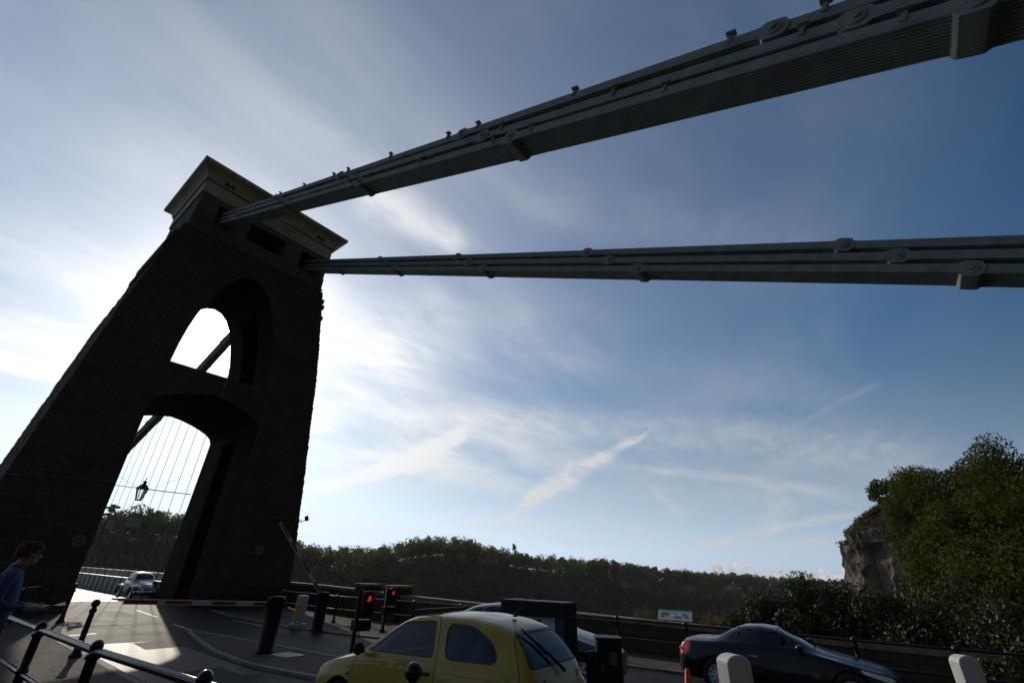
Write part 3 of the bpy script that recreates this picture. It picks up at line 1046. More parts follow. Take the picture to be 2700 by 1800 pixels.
def land_chain(name, label, x, s0, clamps):
    t = thing(name, label, 'suspension chain', (x, -3.0, 22.1478), 0, 'land chains from the tower to the ground')
    q = (cdir * -1).to_track_quat('Y', 'Z').to_euler()
    lk = None
    for tier in range(3):
        for k in range(-2, 7):
            s = s0[tier] + k * LK_
            p = Vector((0, 0, -tier * GAP)) + cdir * s
            if 22.1478 + p.z < 0.4:
                continue
            alt = (k + tier) % 2
            key = alt
            if key not in LINKS:
                LINKS[key] = link_mesh('chain_link', LK_, 0.0 if alt == 0 else WID / NB / 2, NB, WID, 0.036).build('chain_link', M['chain'])
                o = LINKS[key]
            else:
                o = LINKS[key].copy()
                col.objects.link(o)
            o.parent = t
            o.location = p
            o.rotation_euler = q
            if k > -2:
                if 'pin' not in LINKS:
                    pm = MB()
                    pm.lathe([(.115, -.01), (.115, .010), (.098, .024), (.05, .028), (.05, .06), (.04, .065)], (0, 0, 0), 20, Matrix.Rotation(R(-90), 3, 'Y'), smooth=False)
                    pm.lathe([(.06, 0), (.06, WID + .06)], (0, 0, 0), 12, Matrix.Rotation(R(90), 3, 'Y'), smooth=False)
                    LINKS['pin'] = pm.build('pin', M['chain'])
                    o = LINKS['pin']
                else:
                    o = LINKS['pin'].copy()
                    col.objects.link(o)
                o.parent = t
                o.location = p + Vector((-0.004, 0, 0))
                o.rotation_euler = q
            if clamps:
                for ds in (-.62, .62, -LK_ / 2):
                    if 'clamp' not in LINKS:
                        cm = MB()
                        cm.box((.02, 0, BD / 2 + .04), (.05, .07, .10))
                        cm.box((-.01, 0, BD / 2 + .08), (.10, .15, .04), bev=.01)
                        cm.box((-.010, 0, .05), (.018, .06, BD * .55))
                        LINKS['clamp'] = cm.build('clamp', M['chain'])
                        o = LINKS['clamp']
                    else:
                        o = LINKS['clamp'].copy()
                        col.objects.link(o)
                    o.parent = t
                    pp = p + cdir * ds
                    if 22.1478 + pp.z < 0.6 or (s + ds) < 0.3:
                        bpy.data.objects.remove(o, do_unlink=True) if o is not LINKS['clamp'] else None
                        continue
                    o.location = pp
                    o.rotation_euler = q
    return t


LINKS = {}
land_chain('suspension_chain', 'grey triple tier chain nearest overhead, running from the tower to the upper right corner', -3.0014, (10.3399, 11.2316, 12.206), True)
land_chain('suspension_chain', 'grey triple tier chain from the right slot of the tower, running level across the sky', 3.0014, (10.5863, 11.4615, 12.4711), False)


# main span chains behind the tower, with their hangers
def zc_of(y):
    return 0.95 + 21.1 * ((y - 107.0) / 104.0) ** 2


def span_chain(x, label):
    t = thing('suspension_chain', label, 'suspension chain', (x, 3.0, 0), 0, 'main chains over the deck')
    ys = [3.0 + 7.1 * i for i in range(30)]
    first = None
    for tier in range(3):
        for i in range(29):
            y0, y1 = ys[i] + tier * 2.4, ys[i + 1] + tier * 2.4
            p0, p1 = Vector((0, y0 - 3, zc_of(y0) - tier * GAP)), Vector((0, y1 - 3, zc_of(y1) - tier * GAP))
            if first is None:
                mb = MB()
                for b in range(5):
                    mb.box((b * .12 + .03, 3.6, 0), (.05, 7.3, BD))
                for yy in (0, 7.2):
                    mb.box((.27, yy, 0), (.62, .36, .33), bev=.06)
                o = first = mb.build('chain_link', M['chain'])
            else:
                o = first.copy()
                col.objects.link(o)
            o.parent = t
            o.location = p0
            o.rotation_euler = (p1 - p0).to_track_quat('Y', 'Z').to_euler()
    hang = None
    for i in range(82):
        y = 6.4 + 2.44 * i
        zt = zc_of(y) - (i % 3) * GAP
        if zt < 1.1:
            continue
        if hang is None:
            mb = MB()
            mb.tube([(.27, 0, 0), (.27, 0, 1)], .018, 6)
            o = hang = mb.build('hanger_rod', M['steel'])
        else:
            o = hang.copy()
            col.objects.link(o)
        o.parent = t
        o.location = (0, y - 3, 0.75)
        o.scale = (1, 1, zt - 0.75)


span_chain(2.9, 'dark chain with thin vertical rods, seen falling away through both tower arches')
span_chain(-3.4, 'main span chain hidden behind the left pier of the tower')

# ------------------------------------------------------------------ bridge deck
dk = MB()
dk.box((0, 107.6, -0.45), (6.1, 206.8, 0.70))
struct(dk.build('bridge_road', M['deckroad']))
for s in (-1, 1):
    dk = MB()
    dk.box((s * 4.1, 107.6, -0.30), (1.5, 206.8, 0.62))
    struct(dk.build('bridge_footway', M['paving']))
gd = thing('edge_girder', 'long low pale girder beside the bridge roadway, right of the old car', 'girder', (3.16, 4.2, 0))
a = MB()
a.box((0, 103.4, .40), (.10, 206.8, .98))
for k in range(140):
    a.box((-.07, .6 + k * 1.47, .40), (.05, .07, .94))
a.build('web_plate', M['girder'], gd)
a = MB()
a.box((0, 103.4, .92), (.34, 206.8, .05))
a.build('top_flange', M['girder'], gd)
b = dup(gd, (-3.16, 4.2, 0), 0, 'long low girder on the far left side of the bridge roadway')
pf = thing('bridge_fence', 'tall parapet with inward curving fence posts along the far right edge of the bridge', 'fence', (4.9, 4.2, 0))
a = MB()
a.box((0, 103.4, .62), (.06, 206.8, 1.22))
for k in range(84):
    a.box((-.04, .6 + k * 2.44, .62), (.06, .10, 1.2))
a.build('panel', M['girder'], pf)
a = MB()
a.box((0, 103.4, 1.27), (.2, 206.8, .07))
a.build('handrail', M['girder'], pf)
a = MB()
for zz, xx in ((1.5, 0), (1.75, 0), (2.0, -.02), (2.25, -.10), (2.42, -.25)):
    a.tube([(xx, 0, zz), (xx, 206, zz)], .010, 5)
a.build('wire', M['steel'], pf)
fp = None
for k in range(84):
    if fp is None:
        a = MB()
        a.tube([(0, 0, 1.25), (0, 0, 1.95), (-.06, 0, 2.2), (-.18, 0, 2.38), (-.34, 0, 2.44), (-.44, 0, 2.38)], .026, 6)
        o = fp = a.build('fence_post', M['girder'], pf)
    else:
        o = fp.copy()
        col.objects.link(o)
    o.location = (0, .6 + k * 2.44, 0)
# close-slatted end bay beside the pier
a = MB()
for k in range(5):
    a.tube([(0, 0.2, 1.45 + k * .2), (0, 3.6, 1.45 + k * .2)], .03, 6)
a.build('end_bay_rail', M['girder'], pf)

# ------------------------------------------------------------------ railings, bollards, barriers
def rail_post(p, h, r=0.042):
    a = MB()
    a.lathe([(r * 2.0, 0), (r * 2.0, .05), (r * 1.35, .09), (r * 1.35, .13), (r, .17), (r, .50), (r * 1.25, .52), (r * 1.25, .56), (r, .58), (r * .95, h - .20), (r * 1.35, h - .18), (r * 1.35, h - .15), (r, h - .13)], p, 14)
    a.ball((p[0], p[1], p[2] + h - .065), .068, 14, 10)
    return a


def railing(name, label, pts, h, cat='railing', group=None, zrails=(0.93, 0.48), rad=(.030, .024), postr=.042, posts=None):
    x0, y0, z0 = pts[0]
    t = thing(name, label, cat, (x0, y0, z0), 0, group)
    L = [Vector((x - x0, y - y0, z - z0)) for x, y, z in pts]
    for i, p in enumerate(L):
        if posts is None or i in posts:
            rail_post(p, h, postr).build('post', M['black'], t)
    for zr, rr in zip(zrails, rad):
        a = MB()
        a.tube([p + Vector((0, 0, zr * h)) for p in L], rr, 10)
        a.build('rail', M['black'], t)
    return t


railing('railing', 'black railing with ball topped posts lining the right hand footway by the parapet',
        [(4.79, -0.41, 0), (4.64, -3.04, 0), (4.52, -5.37, 0), (4.46, -7.84, 0), (4.40, -10.2, 0), (4.43, -12.59, 0), (4.77, -14.62, 0), (5.13, -16.72, 0), (5.45, -18.9, 0), (5.75, -21.0, 0), (5.98, -22.9, 0), (6.12, -24.75, 0), (6.1, -26.8, 0), (6.1, -28.7, 0), (6.0, -30.6, 0), (6.05, -32.3, 0), (6.1, -34.4, 0), (6.1, -36.5, 0)],
        1.03)
railing('railing', 'thick black foreground railing with ball topped posts, bottom left beside the walker',
        [(-6.42, -19.0, 0.0), (-6.32, -21.66, 0.0), (-6.2, -24.28, 0.0), (-5.97, -26.89, 0.0), (-5.62, -29.5, 0.0)], 1.155, zrails=(0.905, 0.44), rad=(.040, .034), postr=.058)
railing('railing', 'short curved black railing in the dark at the foot of the left tower pier',
        [(-5.55, -11.6, 0), (-5.1, -9.3, 0), (-4.75, -7.6, 0), (-4.05, -5.8, 0), (-3.55, -4.7, 0)], 1.12)


def ball_bollard(label, p, h):
    t = thing('bollard', label, 'bollard', p, 0, 'black ball topped bollards')
    a = MB()
    a.lathe([(.12, 0), (.12, .05), (.085, .12), (.085, .20), (.07, .24), (.075, .30), (.062, .34), (.055, h - .28), (.075, h - .26), (.075, h - .21), (.05, h - .19), (.045, h - .14)], (0, 0, 0), 18)
    a.build('shaft', M['black'], t)
    a = MB()
    a.ball((0, 0, h - .085), .088, 18, 12)
    a.build('ball', M['black'], t)
    return t


ball_bollard('black bollard with ball top, standing before the bright road on the left', (-4.61, -16.49, 0), 1.16)
ball_bollard('black bollard with ball top at the kerb, below the left tower pier', (-3.52, -8.11, 0), 1.22)
ball_bollard('black ball topped bollard in front of the yellow car door', (-4.33, -27.8, 0), 1.17)


def barrier(label, p, rz, arm_len, arm_el, h, stripes):
    t = thing('barrier', label, 'toll barrier', p, rz, 'toll barriers')
    a = MB()
    a.lathe([(.23, 0), (.23, .03), (.205, .04), (.205, h - .10), (.215, h - .09), (.215, h - .03), (.19, h), (.05, h + .02)], (0, 0, 0), 28)
    a.build('post', M['blackmatt'], t)
    a = MB()
    rot = Matrix.Rotation(-arm_el, 3, 'Y')
    L0 = .20
    a.box(rot @ Vector((L0 + arm_len / 2, 0, 0)) + Vector((0, 0, h - .18)), (arm_len, .05, .115), rot, bev=.012)
    arm = a.build('arm', M['armwhite'], t)
    for s0, s1 in stripes:
        a = MB()
        a.box(rot @ Vector((L0 + (s0 + s1) / 2 * arm_len, 0, 0.002)) + Vector((0, 0, h - .18)), (arm_len * (s1 - s0), .056, .072), rot)
        a.build('stripe', M['red'], arm)
    a = MB()
    a.box(rot @ Vector((.14, 0, 0)) + Vector((0, 0, h - .18)), (.22, .12, .16), rot, bev=.02)
    a.build('arm_clamp', M['blackmatt'], t)
    return t


barrier('thick black barrier post with its red and white arm lowered across the lane', (-1.07, -18.24, 0), math.atan2(-17.45 + 18.24, -4.22 + 1.07), 3.15, 0.02, 1.27,
        ((.02, .12), (.25, .42), (.56, .74), (.79, .995)))
barrier('black barrier post with its red and white arm raised before the right pier', (2.53, -14.59, 0), R(180), 3.1, math.atan2(3.34 - 1.03, 2.41 - .2), 1.21,
        ((.03, .16), (.29, .50), (.60, .73), (.80, .985)))

wb_ = thing('traffic_bollard', 'white traffic bollard with a yellow panel beside the raised barrier post', 'bollard', (2.62, -13.03, 0), R(-32))
a = MB()
a.box((0, 0, .52), (.40, .26, 1.04), bev=.07)
a.box((0, 0, .05), (.52, .36, .10), bev=.03)
a.build('body', M['white'], wb_)
a = MB()
a.box((-.10, -.134, .50), (.16, .012, .52))
a.build('reflector_panel', M['yellow'], wb_)


def stone_bollard(label, p, rz, h, w):
    t = thing('marker_post', label, 'post', p, rz, 'white painted posts at the front edge')
    a = MB()
    prof = [(-w / 2, 0), (w / 2, 0), (w / 2, h - .09)] + [(w / 2 * math.cos(R(q)), h - .09 + .10 * math.sin(R(q))) for q in range(15, 180, 15)] + [(-w / 2, h - .09)]
    a.prism(prof, lambda x, z_: (x, -w * .32, z_), lambda x, z_: (x, w * .32, z_))
    o = a.build('post', M['whitestone'], t)
    bv = o.modifiers.new('soft', 'BEVEL')
    bv.width = .018
    bv.segments = 3
    bv.limit_method = 'ANGLE'
    return t


stone_bollard('white painted post with a rounded top, in front of the dark sports car', (-.66, -29.9, -.006), R(-35), 1.165, .36)
stone_bollard('white painted post with a rounded top, alone at the lower right corner', (2.48, -32.3, -.06), R(-52), 1.21, .31)

cn = thing('traffic_cone', 'orange traffic cone behind the white post, by the rear wheel of the sports car', 'cone', (1.02, -28.63, RZ))
a = MB()
a.lathe([(.15, .03), (.13, .10), (.035, .74), (.025, .75)], (0, 0, 0), 20)
a.build('cone_body', M['cone'], cn)
a = MB()
a.box((0, 0, .02), (.40, .40, .04), bev=.012)
a.build('base_plate', M['trim'], cn)


def lane_signal(label, p, h, head_dx):
    t = thing('lane_signal', label, 'traffic signal', p, R(-8), 'red lane signals on short poles')
    a = MB()
    a.lathe([(.10, 0), (.10, .06), (.055, .10), (.052, h), (.02, h + .01)], (0, 0, 0), 14)
    a.build('pole', M['blackmatt'], t)
    a = MB()                                            # head: hooded box facing the viewer's side
    a.prism([(-.08, h - .60), (.08, h - .60), (.11, h - .50), (.11, h - .10), (.08, h - .04), (-.08, h - .04), (-.11, h - .10), (-.11, h - .50)], lambda x, z_: (x + head_dx, -.12, z_), lambda x, z_: (x + head_dx, .10, z_))
    hd = a.build('signal_head', M['blackmatt'], t)
    for zz, on in ((h - .20, True), (h - .45, False)):
        a = MB()
        n = 14
        ring = [(math.cos(R(q)), math.sin(R(q))) for q in range(-20, 201, 20)]
        for (c0, s0), (c1, s1) in zip(ring[:-1], ring[1:]):
            k = .092
            a.add([(head_dx + c0 * k, -.12, zz + s0 * k), (head_dx + c1 * k, -.12, zz + s1 * k), (head_dx + c1 * k, -.26, zz + s1 * k), (head_dx + c0 * k, -.26, zz + s0 * k)], [(0, 1, 2, 3)])
        a.build('hood', M['blackmatt'], hd)
        a = MB()
        a.lathe([(.066, -.01), (.058, .012), (.025, .022), (.001, .025)], (head_dx, -.125, zz), 20, Matrix.Rotation(R(90), 3, 'X'))
        a.build('lamp', M['lit_red'] if on else M['trim'], hd)
    a = MB()
    a.box((.12, -.03, h - .78), (.42, .26, .24), bev=.02)
    a.tube([(.08, -.02, h - .90), (.14, -.04, h - 1.02), (.07, -.01, h - 1.12)], .014, 6)
    a.build('control_box', M['blackmatt'], t)
    return t


lane_signal('nearer red lane signal on a black pole, left of the yellow car', (-.28, -20.9, -.006), 1.56, .19)
lane_signal('farther red lane signal on a black pole, by the parapet', (4.12, -16.30, 0), 1.47, .17)

# ticket machine and cash box on the island
km = thing('toll_machine', 'black hooded toll machine with a pale panel, behind the yellow car roof', 'toll machine', (-.36, -26.55, -.006), R(-81))
a = MB()                                                # local x along the lane, -y faces the driver
a.box((0, .10, .66), (1.24, .34, 1.32), bev=.02)
a.build('cabinet', M['blackmatt'], km)
a = MB()
a.box((-.02, -.02, 1.49), (1.28, .56, .24), bev=.02)
a.box((.56, -.10, 1.0), (.22, .44, .82), bev=.015)
a.box((-.64, -.10, 1.2), (.06, .40, .5))
a.build('hood', M['blackmatt'], km)
a = MB()
a.box((-.08, -.085, 1.14), (1.02, .02, .42))
pn = a.build('panel', mat('pale_panel', (0.74, 0.76, 0.73), 0.5, var=.06), km)
a = MB()
a.box((-.02, -.10, 1.19), (.24, .012, .15))
a.box((-.02, -.10, 1.30), (.20, .012, .03))
a.build('screen', M['carved'], pn)
a = MB()
a.box((.56, -.325, 1.06), (.14, .012, .62))
a.build('notice', M['navy'], km)

bx = thing('cash_box', 'black cash box pillar with small yellow plates, right of the toll machine', 'toll machine', (.20, -27.60, -.006), R(-55))
a = MB()
a.box((0, 0, .54), (.42, .40, 1.08), bev=.035)
a.box((0, 0, 1.09), (.46, .44, .05), bev=.02)
a.build('cabinet', M['blackmatt'], bx)
a = MB()
a.box((.05, -.206, .82), (.13, .012, .18))
a.box((-.13, -.206, .70), (.05, .012, .14))
a.build('plate', mat('dull_yellow_plate', (0.12, 0.09, 0.012), 0.6), bx)
sb = thing('short_bollard', 'short black bollard standing right beside the cash box', 'bollard', (-.32, -27.58, -.006))
a = MB()
a.lathe([(.10, 0), (.10, .9), (.09, .93), (.02, .95)], (0, 0, 0), 18)
a.build('shaft', M['blackmatt'], sb)
a = MB()
a.lathe([(.104, .80), (.104, .85)], (0, 0, 0), 18)
a.build('band', M['blackmatt'], sb)

# ------------------------------------------------------------------ parapet wall on the right
WP = [(7.6, -2.4, 1.21), (7.25, -6.4, 1.20), (7.0, -10.3, 1.16), (7.1, -14.5, 1.04), (7.3, -17.5, .985), (7.8, -22.0, .915), (8.1, -24.7, .865), (8.4, -27.0, .81), (8.65, -30.5, .76), (8.9, -36, .72), (9.0, -44, .70)]
pw = thing('parapet_wall', 'long low stone parapet wall with a sunlit coping beyond the railing', 'wall', (0, 0, 0))
a = MB()
b = MB()
for (x0, y0, z0), (x1, y1, z1) in zip(WP[:-1], WP[1:]):
    d = Vector((x1 - x0, y1 - y0, 0)).normalized()
    n = Vector((-d.y, d.x, 0))
    for bm_, w_, top, bot in ((a, .19, .14, None), (b, .25, 0, .14)):
        pts = []
        for (x, y, z_) in ((x0, y0, z0), (x1, y1, z1)):
            for s in (-1, 1):
                q_ = Vector((x, y, 0)) + n * w_ * s
                pts += [(q_.x, q_.y, z_ - top), (q_.x, q_.y, -.5 if bot is None else z_ - bot)]
        bm_.add(pts, [(0, 1, 5, 4), (2, 6, 7, 3), (0, 4, 6, 2), (1, 3, 7, 5), (0, 2, 3, 1), (4, 5, 7, 6)])
a.build('wall_body', M['wallstone'], pw)
b.build('coping', M['coping'], pw)
for (x, y, lab) in ((7.05, -11.0, 'square stone pier on the parapet, behind the nearer red signal'), (7.08, -13.25, 'square stone pier on the parapet, behind the farther red signal')):
    t = thing('wall_pier', lab, 'pier', (x, y, 0), 0, 'stone piers on the parapet')
    a = MB()
    a.box((0, 0, .55), (.86, .95, 1.5), bev=.02)
    a.build('shaft', M['wallstone'], t)
    a = MB()
    a.box((0, 0, 1.36), (.96, 1.10, .11), bev=.02)
    a.build('cap', M['coping'], t)

ib = thing('information_board', 'sloping pale information board with a green edge, standing on the parapet', 'information board', (8.3, -25.68, .86), R(-78))
a = MB()
tilt = Matrix.Rotation(R(38), 3, 'X')
a.box((0, .0, .17), (1.04, .44, .03), tilt, bev=.006)
bd = a.build('panel', mat('board_face', (0.66, 0.66, 0.60), 0.5, var=.06), ib)
a = MB()
for x, y, w_, h_ in ((-.30, .02, .28, .16), (-.38, -.08, .14, .08), (.10, -.10, .26, .10), (.30, .0, .16, .14), (.02, .04, .08, .05), (.38, -.10, .12, .07)):
    a.prism([(x + w_ / 2 * math.cos(q_) * (1 + .2 * math.sin(3 * q_)), y + h_ / 2 * math.sin(q_)) for q_ in np.linspace(0, 5.9, 12)], lambda p_, q_: tilt @ Vector((p_, q_, .0165)) + Vector((0, 0, .17)), lambda p_, q_: tilt @ Vector((p_, q_, .019)) + Vector((0, 0, .17)))
a.build('picture', mat('board_pictures', (0.16, 0.22, 0.15), 0.6, var=.5, scale=20), bd)
a = MB()
a.box(tilt @ Vector((0, .20, .018)) + Vector((0, 0, .17)), (1.0, .05, .006), tilt)
a.build('header', M['green'], bd)
a = MB()
a.box((-.3, .03, .06), (.05, .05, .22))
a.box((.3, .03, .06), (.05, .05, .22))
a.build('stand', M['black'], ib)


# ------------------------------------------------------------------ cars
def inpoly(p, poly):
    c = False
    n = len(poly)
    for i in range(n):
        (x0, y0), (x1, y1) = poly[i], poly[(i + 1) % n]
        if (y0 > p[1]) != (y1 > p[1]) and p[0] < (x1 - x0) * (p[1] - y0) / (y1 - y0) + x0:
            c = not c
    return c


def rounded(poly, r, k=4):
    out = []
    n = len(poly)
    for i in range(n):
        p, a, b = Vector(poly[i]), Vector(poly[i - 1]), Vector(poly[(i + 1) % n])
        ra = min(r, (a - p).length * .45)
        rb = min(r, (b - p).length * .45)
        pa, pb = p + (a - p).normalized() * ra, p + (b - p).normalized() * rb
        for j in range(k + 1):
            t = j / k
            out.append(tuple(pa * (1 - t) ** 2 + p * 2 * t * (1 - t) + pb * t ** 2))
    return out


def inset(poly, d):
    n = len(poly)
    ar = sum(poly[i][0] * poly[(i + 1) % n][1] - poly[(i + 1) % n][0] * poly[i][1] for i in range(n))
    s = 1 if ar > 0 else -1
    out = []
    for i in range(n):
        a, p, b = Vector(poly[i - 1]), Vector(poly[i]), Vector(poly[(i + 1) % n])
        e = ((p - a).normalized() + (b - p).normalized()).normalized()
        out.append((p.x - e.y * d * s, p.y + e.x * d * s))
    return out


def paint_mat(base):
    """car paint outside, dark lining on the back of the panel"""
    m = base.copy()
    nt = m.node_tree
    b = nt.nodes['Principled BSDF']
    o = [n for n in nt.nodes if n.type == 'OUTPUT_MATERIAL'][0]
    geo = nt.nodes.new('ShaderNodeNewGeometry')
    df = nt.nodes.new('ShaderNodeBsdfDiffuse')
    df.inputs[0].default_value = (.02, .02, .022, 1)
    mx = nt.nodes.new('ShaderNodeMixShader')
    nt.links.new(geo.outputs['Backfacing'], mx.inputs[0])
    nt.links.new(b.outputs[0], mx.inputs[1])
    nt.links.new(df.outputs[0], mx.inputs[2])
    nt.links.new(mx.outputs[0], o.inputs[0])
    return m


def car_shell(root, st, paint, regions, arches, N=110):
    """loft a body through the stations, cut the openings exactly, link body and panes as separate parts.
    st rows: x, zb, zs, zbelt, ztop, w, wb, wt, crown ; regions: (part name, axes, polygon, filter, material, ring, ring material index)"""
    st = np.array(st, float)
    st = st[np.argsort(st[:, 0])]
    x = np.linspace(st[0, 0], st[-1, 0], N)
    x = np.concatenate([[st[0, 0]], np.sort(np.concatenate([x[1:-1], st[[0, -1], 0] + np.array([.012, -.012])])), [st[-1, 0]]])
    C = [np.interp(x, st[:, 0], st[:, k]) for k in range(1, 9)]
    dx = (st[-1, 0] - st[0, 0]) / N
    kern = np.exp(-0.5 * (np.arange(-6, 7) * dx / 0.05) ** 2)
    kern /= kern.sum()
    C = [np.convolve(np.pad(c, 6, mode='reflect', reflect_type='odd'), kern, 'valid') for c in C]
    rows = []
    for i in range(len(x)):
        zb, zs, zl, zt, w, wb_, wt, cr = [c[i] for c in C]
        ze = zt - cr
        zl = min(zl, ze - .01)
        ctrl = [(0, zb), (w * .80, zb), (w * .95, zb + .05), (w * .985, zb + .15), (w, zs), (w * .985 * .5 + wb_ * .5, (zs + zl) / 2 + .02), (wb_, zl), (wb_ * .62 + wt * .38, zl + (ze - zl) * .36), (wb_ * .28 + wt * .72, zl + (ze - zl) * .72), (wt, ze), (wt * .82, ze + cr * .55), (wt * .45, ze + cr * .9), (0, zt)]
        seg = [3, 2, 2, 3, 3, 3, 4, 4, 4, 3, 4, 5]
        pts = []
        for (a, b), n in zip(zip(ctrl[:-1], ctrl[1:]), seg):
            for j in range(n):
                t = j / n
                pts.append((a[0] * (1 - t) + b[0] * t, a[1] * (1 - t) + b[1] * t))
        pts.append(ctrl[-1])
        p = np.array(pts)
        for _ in range(3):
            q = p.copy()
            q[1:-1] = p[1:-1] * .5 + (p[:-2] + p[2:]) * .25
            p = q
        rows.append(p)
    nh = len(rows[0])
    bm = bmesh.new()
    V = []
    for i, p in enumerate(rows):
        loop = [bm.verts.new((x[i], -a, b)) for a, b in p] + [bm.verts.new((x[i], a, b)) for a, b in p[-2:0:-1]]
        V.append(loop)
    n = len(V[0])
    for i in range(len(V) - 1):
        for k in range(n):
            bm.faces.new((V[i][k], V[i][(k + 1) % n], V[i + 1][(k + 1) % n], V[i + 1][k]))
    for L in (V[0], V[-1]):
        for k in range(nh - 1):
            a, b = L[k], L[k + 1]
            c, d = L[(n - k - 1) % n], L[(n - k) % n]
            vs = []
            for q in (a, b, c, d):
                if q not in vs:
                    vs.append(q)
            if len(vs) >= 3:
                try:
                    bm.faces.new(vs)
                except ValueError:
                    pass
    bmesh.ops.recalc_face_normals(bm, faces=bm.faces[:])

    def cutby(poly, axes, flt):
        a0, a1 = axes
        lo = [min(p[j] for p in poly) - .02 for j in (0, 1)]
        hi = [max(p[j] for p in poly) + .02 for j in (0, 1)]
        fs = []
        for f in bm.faces:
            if flt(f.calc_center_median()) and any(lo[0] - .06 < v.co[a0] < hi[0] + .06 and lo[1] - .06 < v.co[a1] < hi[1] + .06 for v in f.verts):
                fs.append(f)
        for i in range(len(poly)):
            p, q = poly[i], poly[(i + 1) % len(poly)]
            es = {e for f in fs for e in f.edges}
            vs = {v for f in fs for v in f.verts}
            co = Vector((0, 0, 0))
            co[a0], co[a1] = p
            no = Vector((0, 0, 0))
            no[a0], no[a1] = -(q[1] - p[1]), q[0] - p[0]
            if no.length < 1e-6:
                continue
            res = bmesh.ops.bisect_plane(bm, geom=list(vs) + list(es) + fs, plane_co=co, plane_no=no.normalized(), dist=1e-5)
            fs = list({g_ for g_ in res['geom'] if isinstance(g_, bmesh.types.BMFace)})

    lay = bm.faces.layers.int.new('part')
    for idx, (nm, axes, poly, flt, mt, ring, rmi) in enumerate(regions):
        cutby(poly, axes, flt)
        inner = None
        if ring:
            inner = inset(poly, ring)
            cutby(inner, axes, flt)
        for f in bm.faces:
            c = f.calc_center_median()
            if flt(c) and inpoly((c[axes[0]], c[axes[1]]), poly):
                if inner and not inpoly((c[axes[0]], c[axes[1]]), inner):
                    f[lay] = 1000 + rmi
                elif mt is not None:
                    f[lay] = idx + 1
    for (ax_, az_, r) in arches:
        poly = [(ax_ + r * math.cos(q), az_ + r * math.sin(q)) for q in np.linspace(0, 2 * math.pi, 25)[:-1]]
        flt = lambda c: abs(c.y) > .35
        cutby(poly, (0, 2), flt)
        kill = [f for f in bm.faces if flt(f.calc_center_median()) and math.hypot(f.calc_center_median().x - ax_, f.calc_center_median().z - az_) < r]
        bmesh.ops.delete(bm, geom=kill, context='FACES')
    groups = {}
    for f in bm.faces:
        k = f[lay]
        if k >= 1000 or k == 0:
            groups.setdefault((0, 0), []).append(f)
        else:
            side = 0
            if regions[k - 1][1] == (0, 2):
                side = 1 if f.calc_center_median().y > 0 else -1
            groups.setdefault((k, side), []).append(f)
    pm = paint_mat(paint)
    bobj = None
    for (k, side), fs in sorted(groups.items()):
        idx = {}
        vs, F, MI = [], [], []
        off = -0.006 if k else 0
        for f in fs:
            t = []
            for v in f.verts:
                if v not in idx:
                    idx[v] = len(vs)
                    vs.append(v.co + v.normal * off)
                t.append(idx[v])
            F.append(t)
            MI.append(f[lay] - 1000 if f[lay] >= 1000 else 0)
        mb = MB()
        mb.v, mb.f, mb.mi, mb.sm = [tuple(v) for v in vs], [tuple(f) for f in F], MI, [True] * len(F)
        if k == 0:
            bobj = mb.build('body', [pm, M['trim']], root, autofix=False)
        else:
            mb.build(regions[k - 1][0], regions[k - 1][4], root, autofix=False)
    bm.free()
    # arch liners and floor close the shell from below
    a = MB()
    for (ax_, az_, r) in arches:
        for s in (-1, 1):
            ring = [(ax_ + (r + .01) * math.cos(R(q)), az_ + (r + .01) * math.sin(R(q))) for q in range(-30, 211, 15)]
            for p, q in zip(ring[:-1], ring[1:]):
                a.add([(p[0], s * .38, p[1]), (q[0], s * .38, q[1]), (q[0], s * .72, q[1]), (p[0], s * .72, p[1])], [(0, 1, 2, 3)], True)
            a.add([(p[0], s * .38, p[1]) for p in ring], [tuple(range(len(ring)))])
    a.build('arch_liner', M['trim'], root)
    return bobj


def wheels(root, axles, half, r, spokes, rimmat, wdt=.19):
    for ax_ in axles:
        for s in (-1, 1):
            w = thing_part('wheel', root, (ax_, s * half, r))
            rot = Matrix.Rotation(R(-90 * s), 3, 'X')
            a = MB()
            a.lathe([(r * .64, -wdt / 2 * .9), (r * .90, -wdt / 2), (r * .985, -wdt / 2 * .8), (r, -wdt / 2 * .5), (r, wdt / 2 * .5), (r * .985, wdt / 2 * .8), (r * .90, wdt / 2), (r * .64, wdt / 2 * .9), (r * .64, -wdt / 2 * .9)], (0, 0, 0), 32, rot, caps=False)
            a.build('tyre', M['rubber'], w)
            a = MB()
            a.lathe([(r * .66, -wdt * .3), (r * .66, wdt * .44), (r * .61, wdt * .42), (r * .60, wdt * .10)], (0, 0, 0), 28, rot)
            for k in range(spokes):
                q = 2 * math.pi * k / spokes
                m3 = rot @ Matrix.Rotation(q, 3, 'Z')
                a.box(m3 @ Vector((r * .35, 0, wdt * .34)), (r * .54, r * .15, wdt * .14), m3, bev=.01)
            a.lathe([(r * .17, wdt * .2), (r * .17, wdt * .42), (r * .10, wdt * .46)], (0, 0, 0), 16, rot)
            a.build('rim', rimmat, w)


def thing_part(name, root, loc):
    o = bpy.data.objects.new(name, None)
    o.empty_display_size = .1
    col.objects.link(o)
    o.parent = root
    o.location = loc
    return o


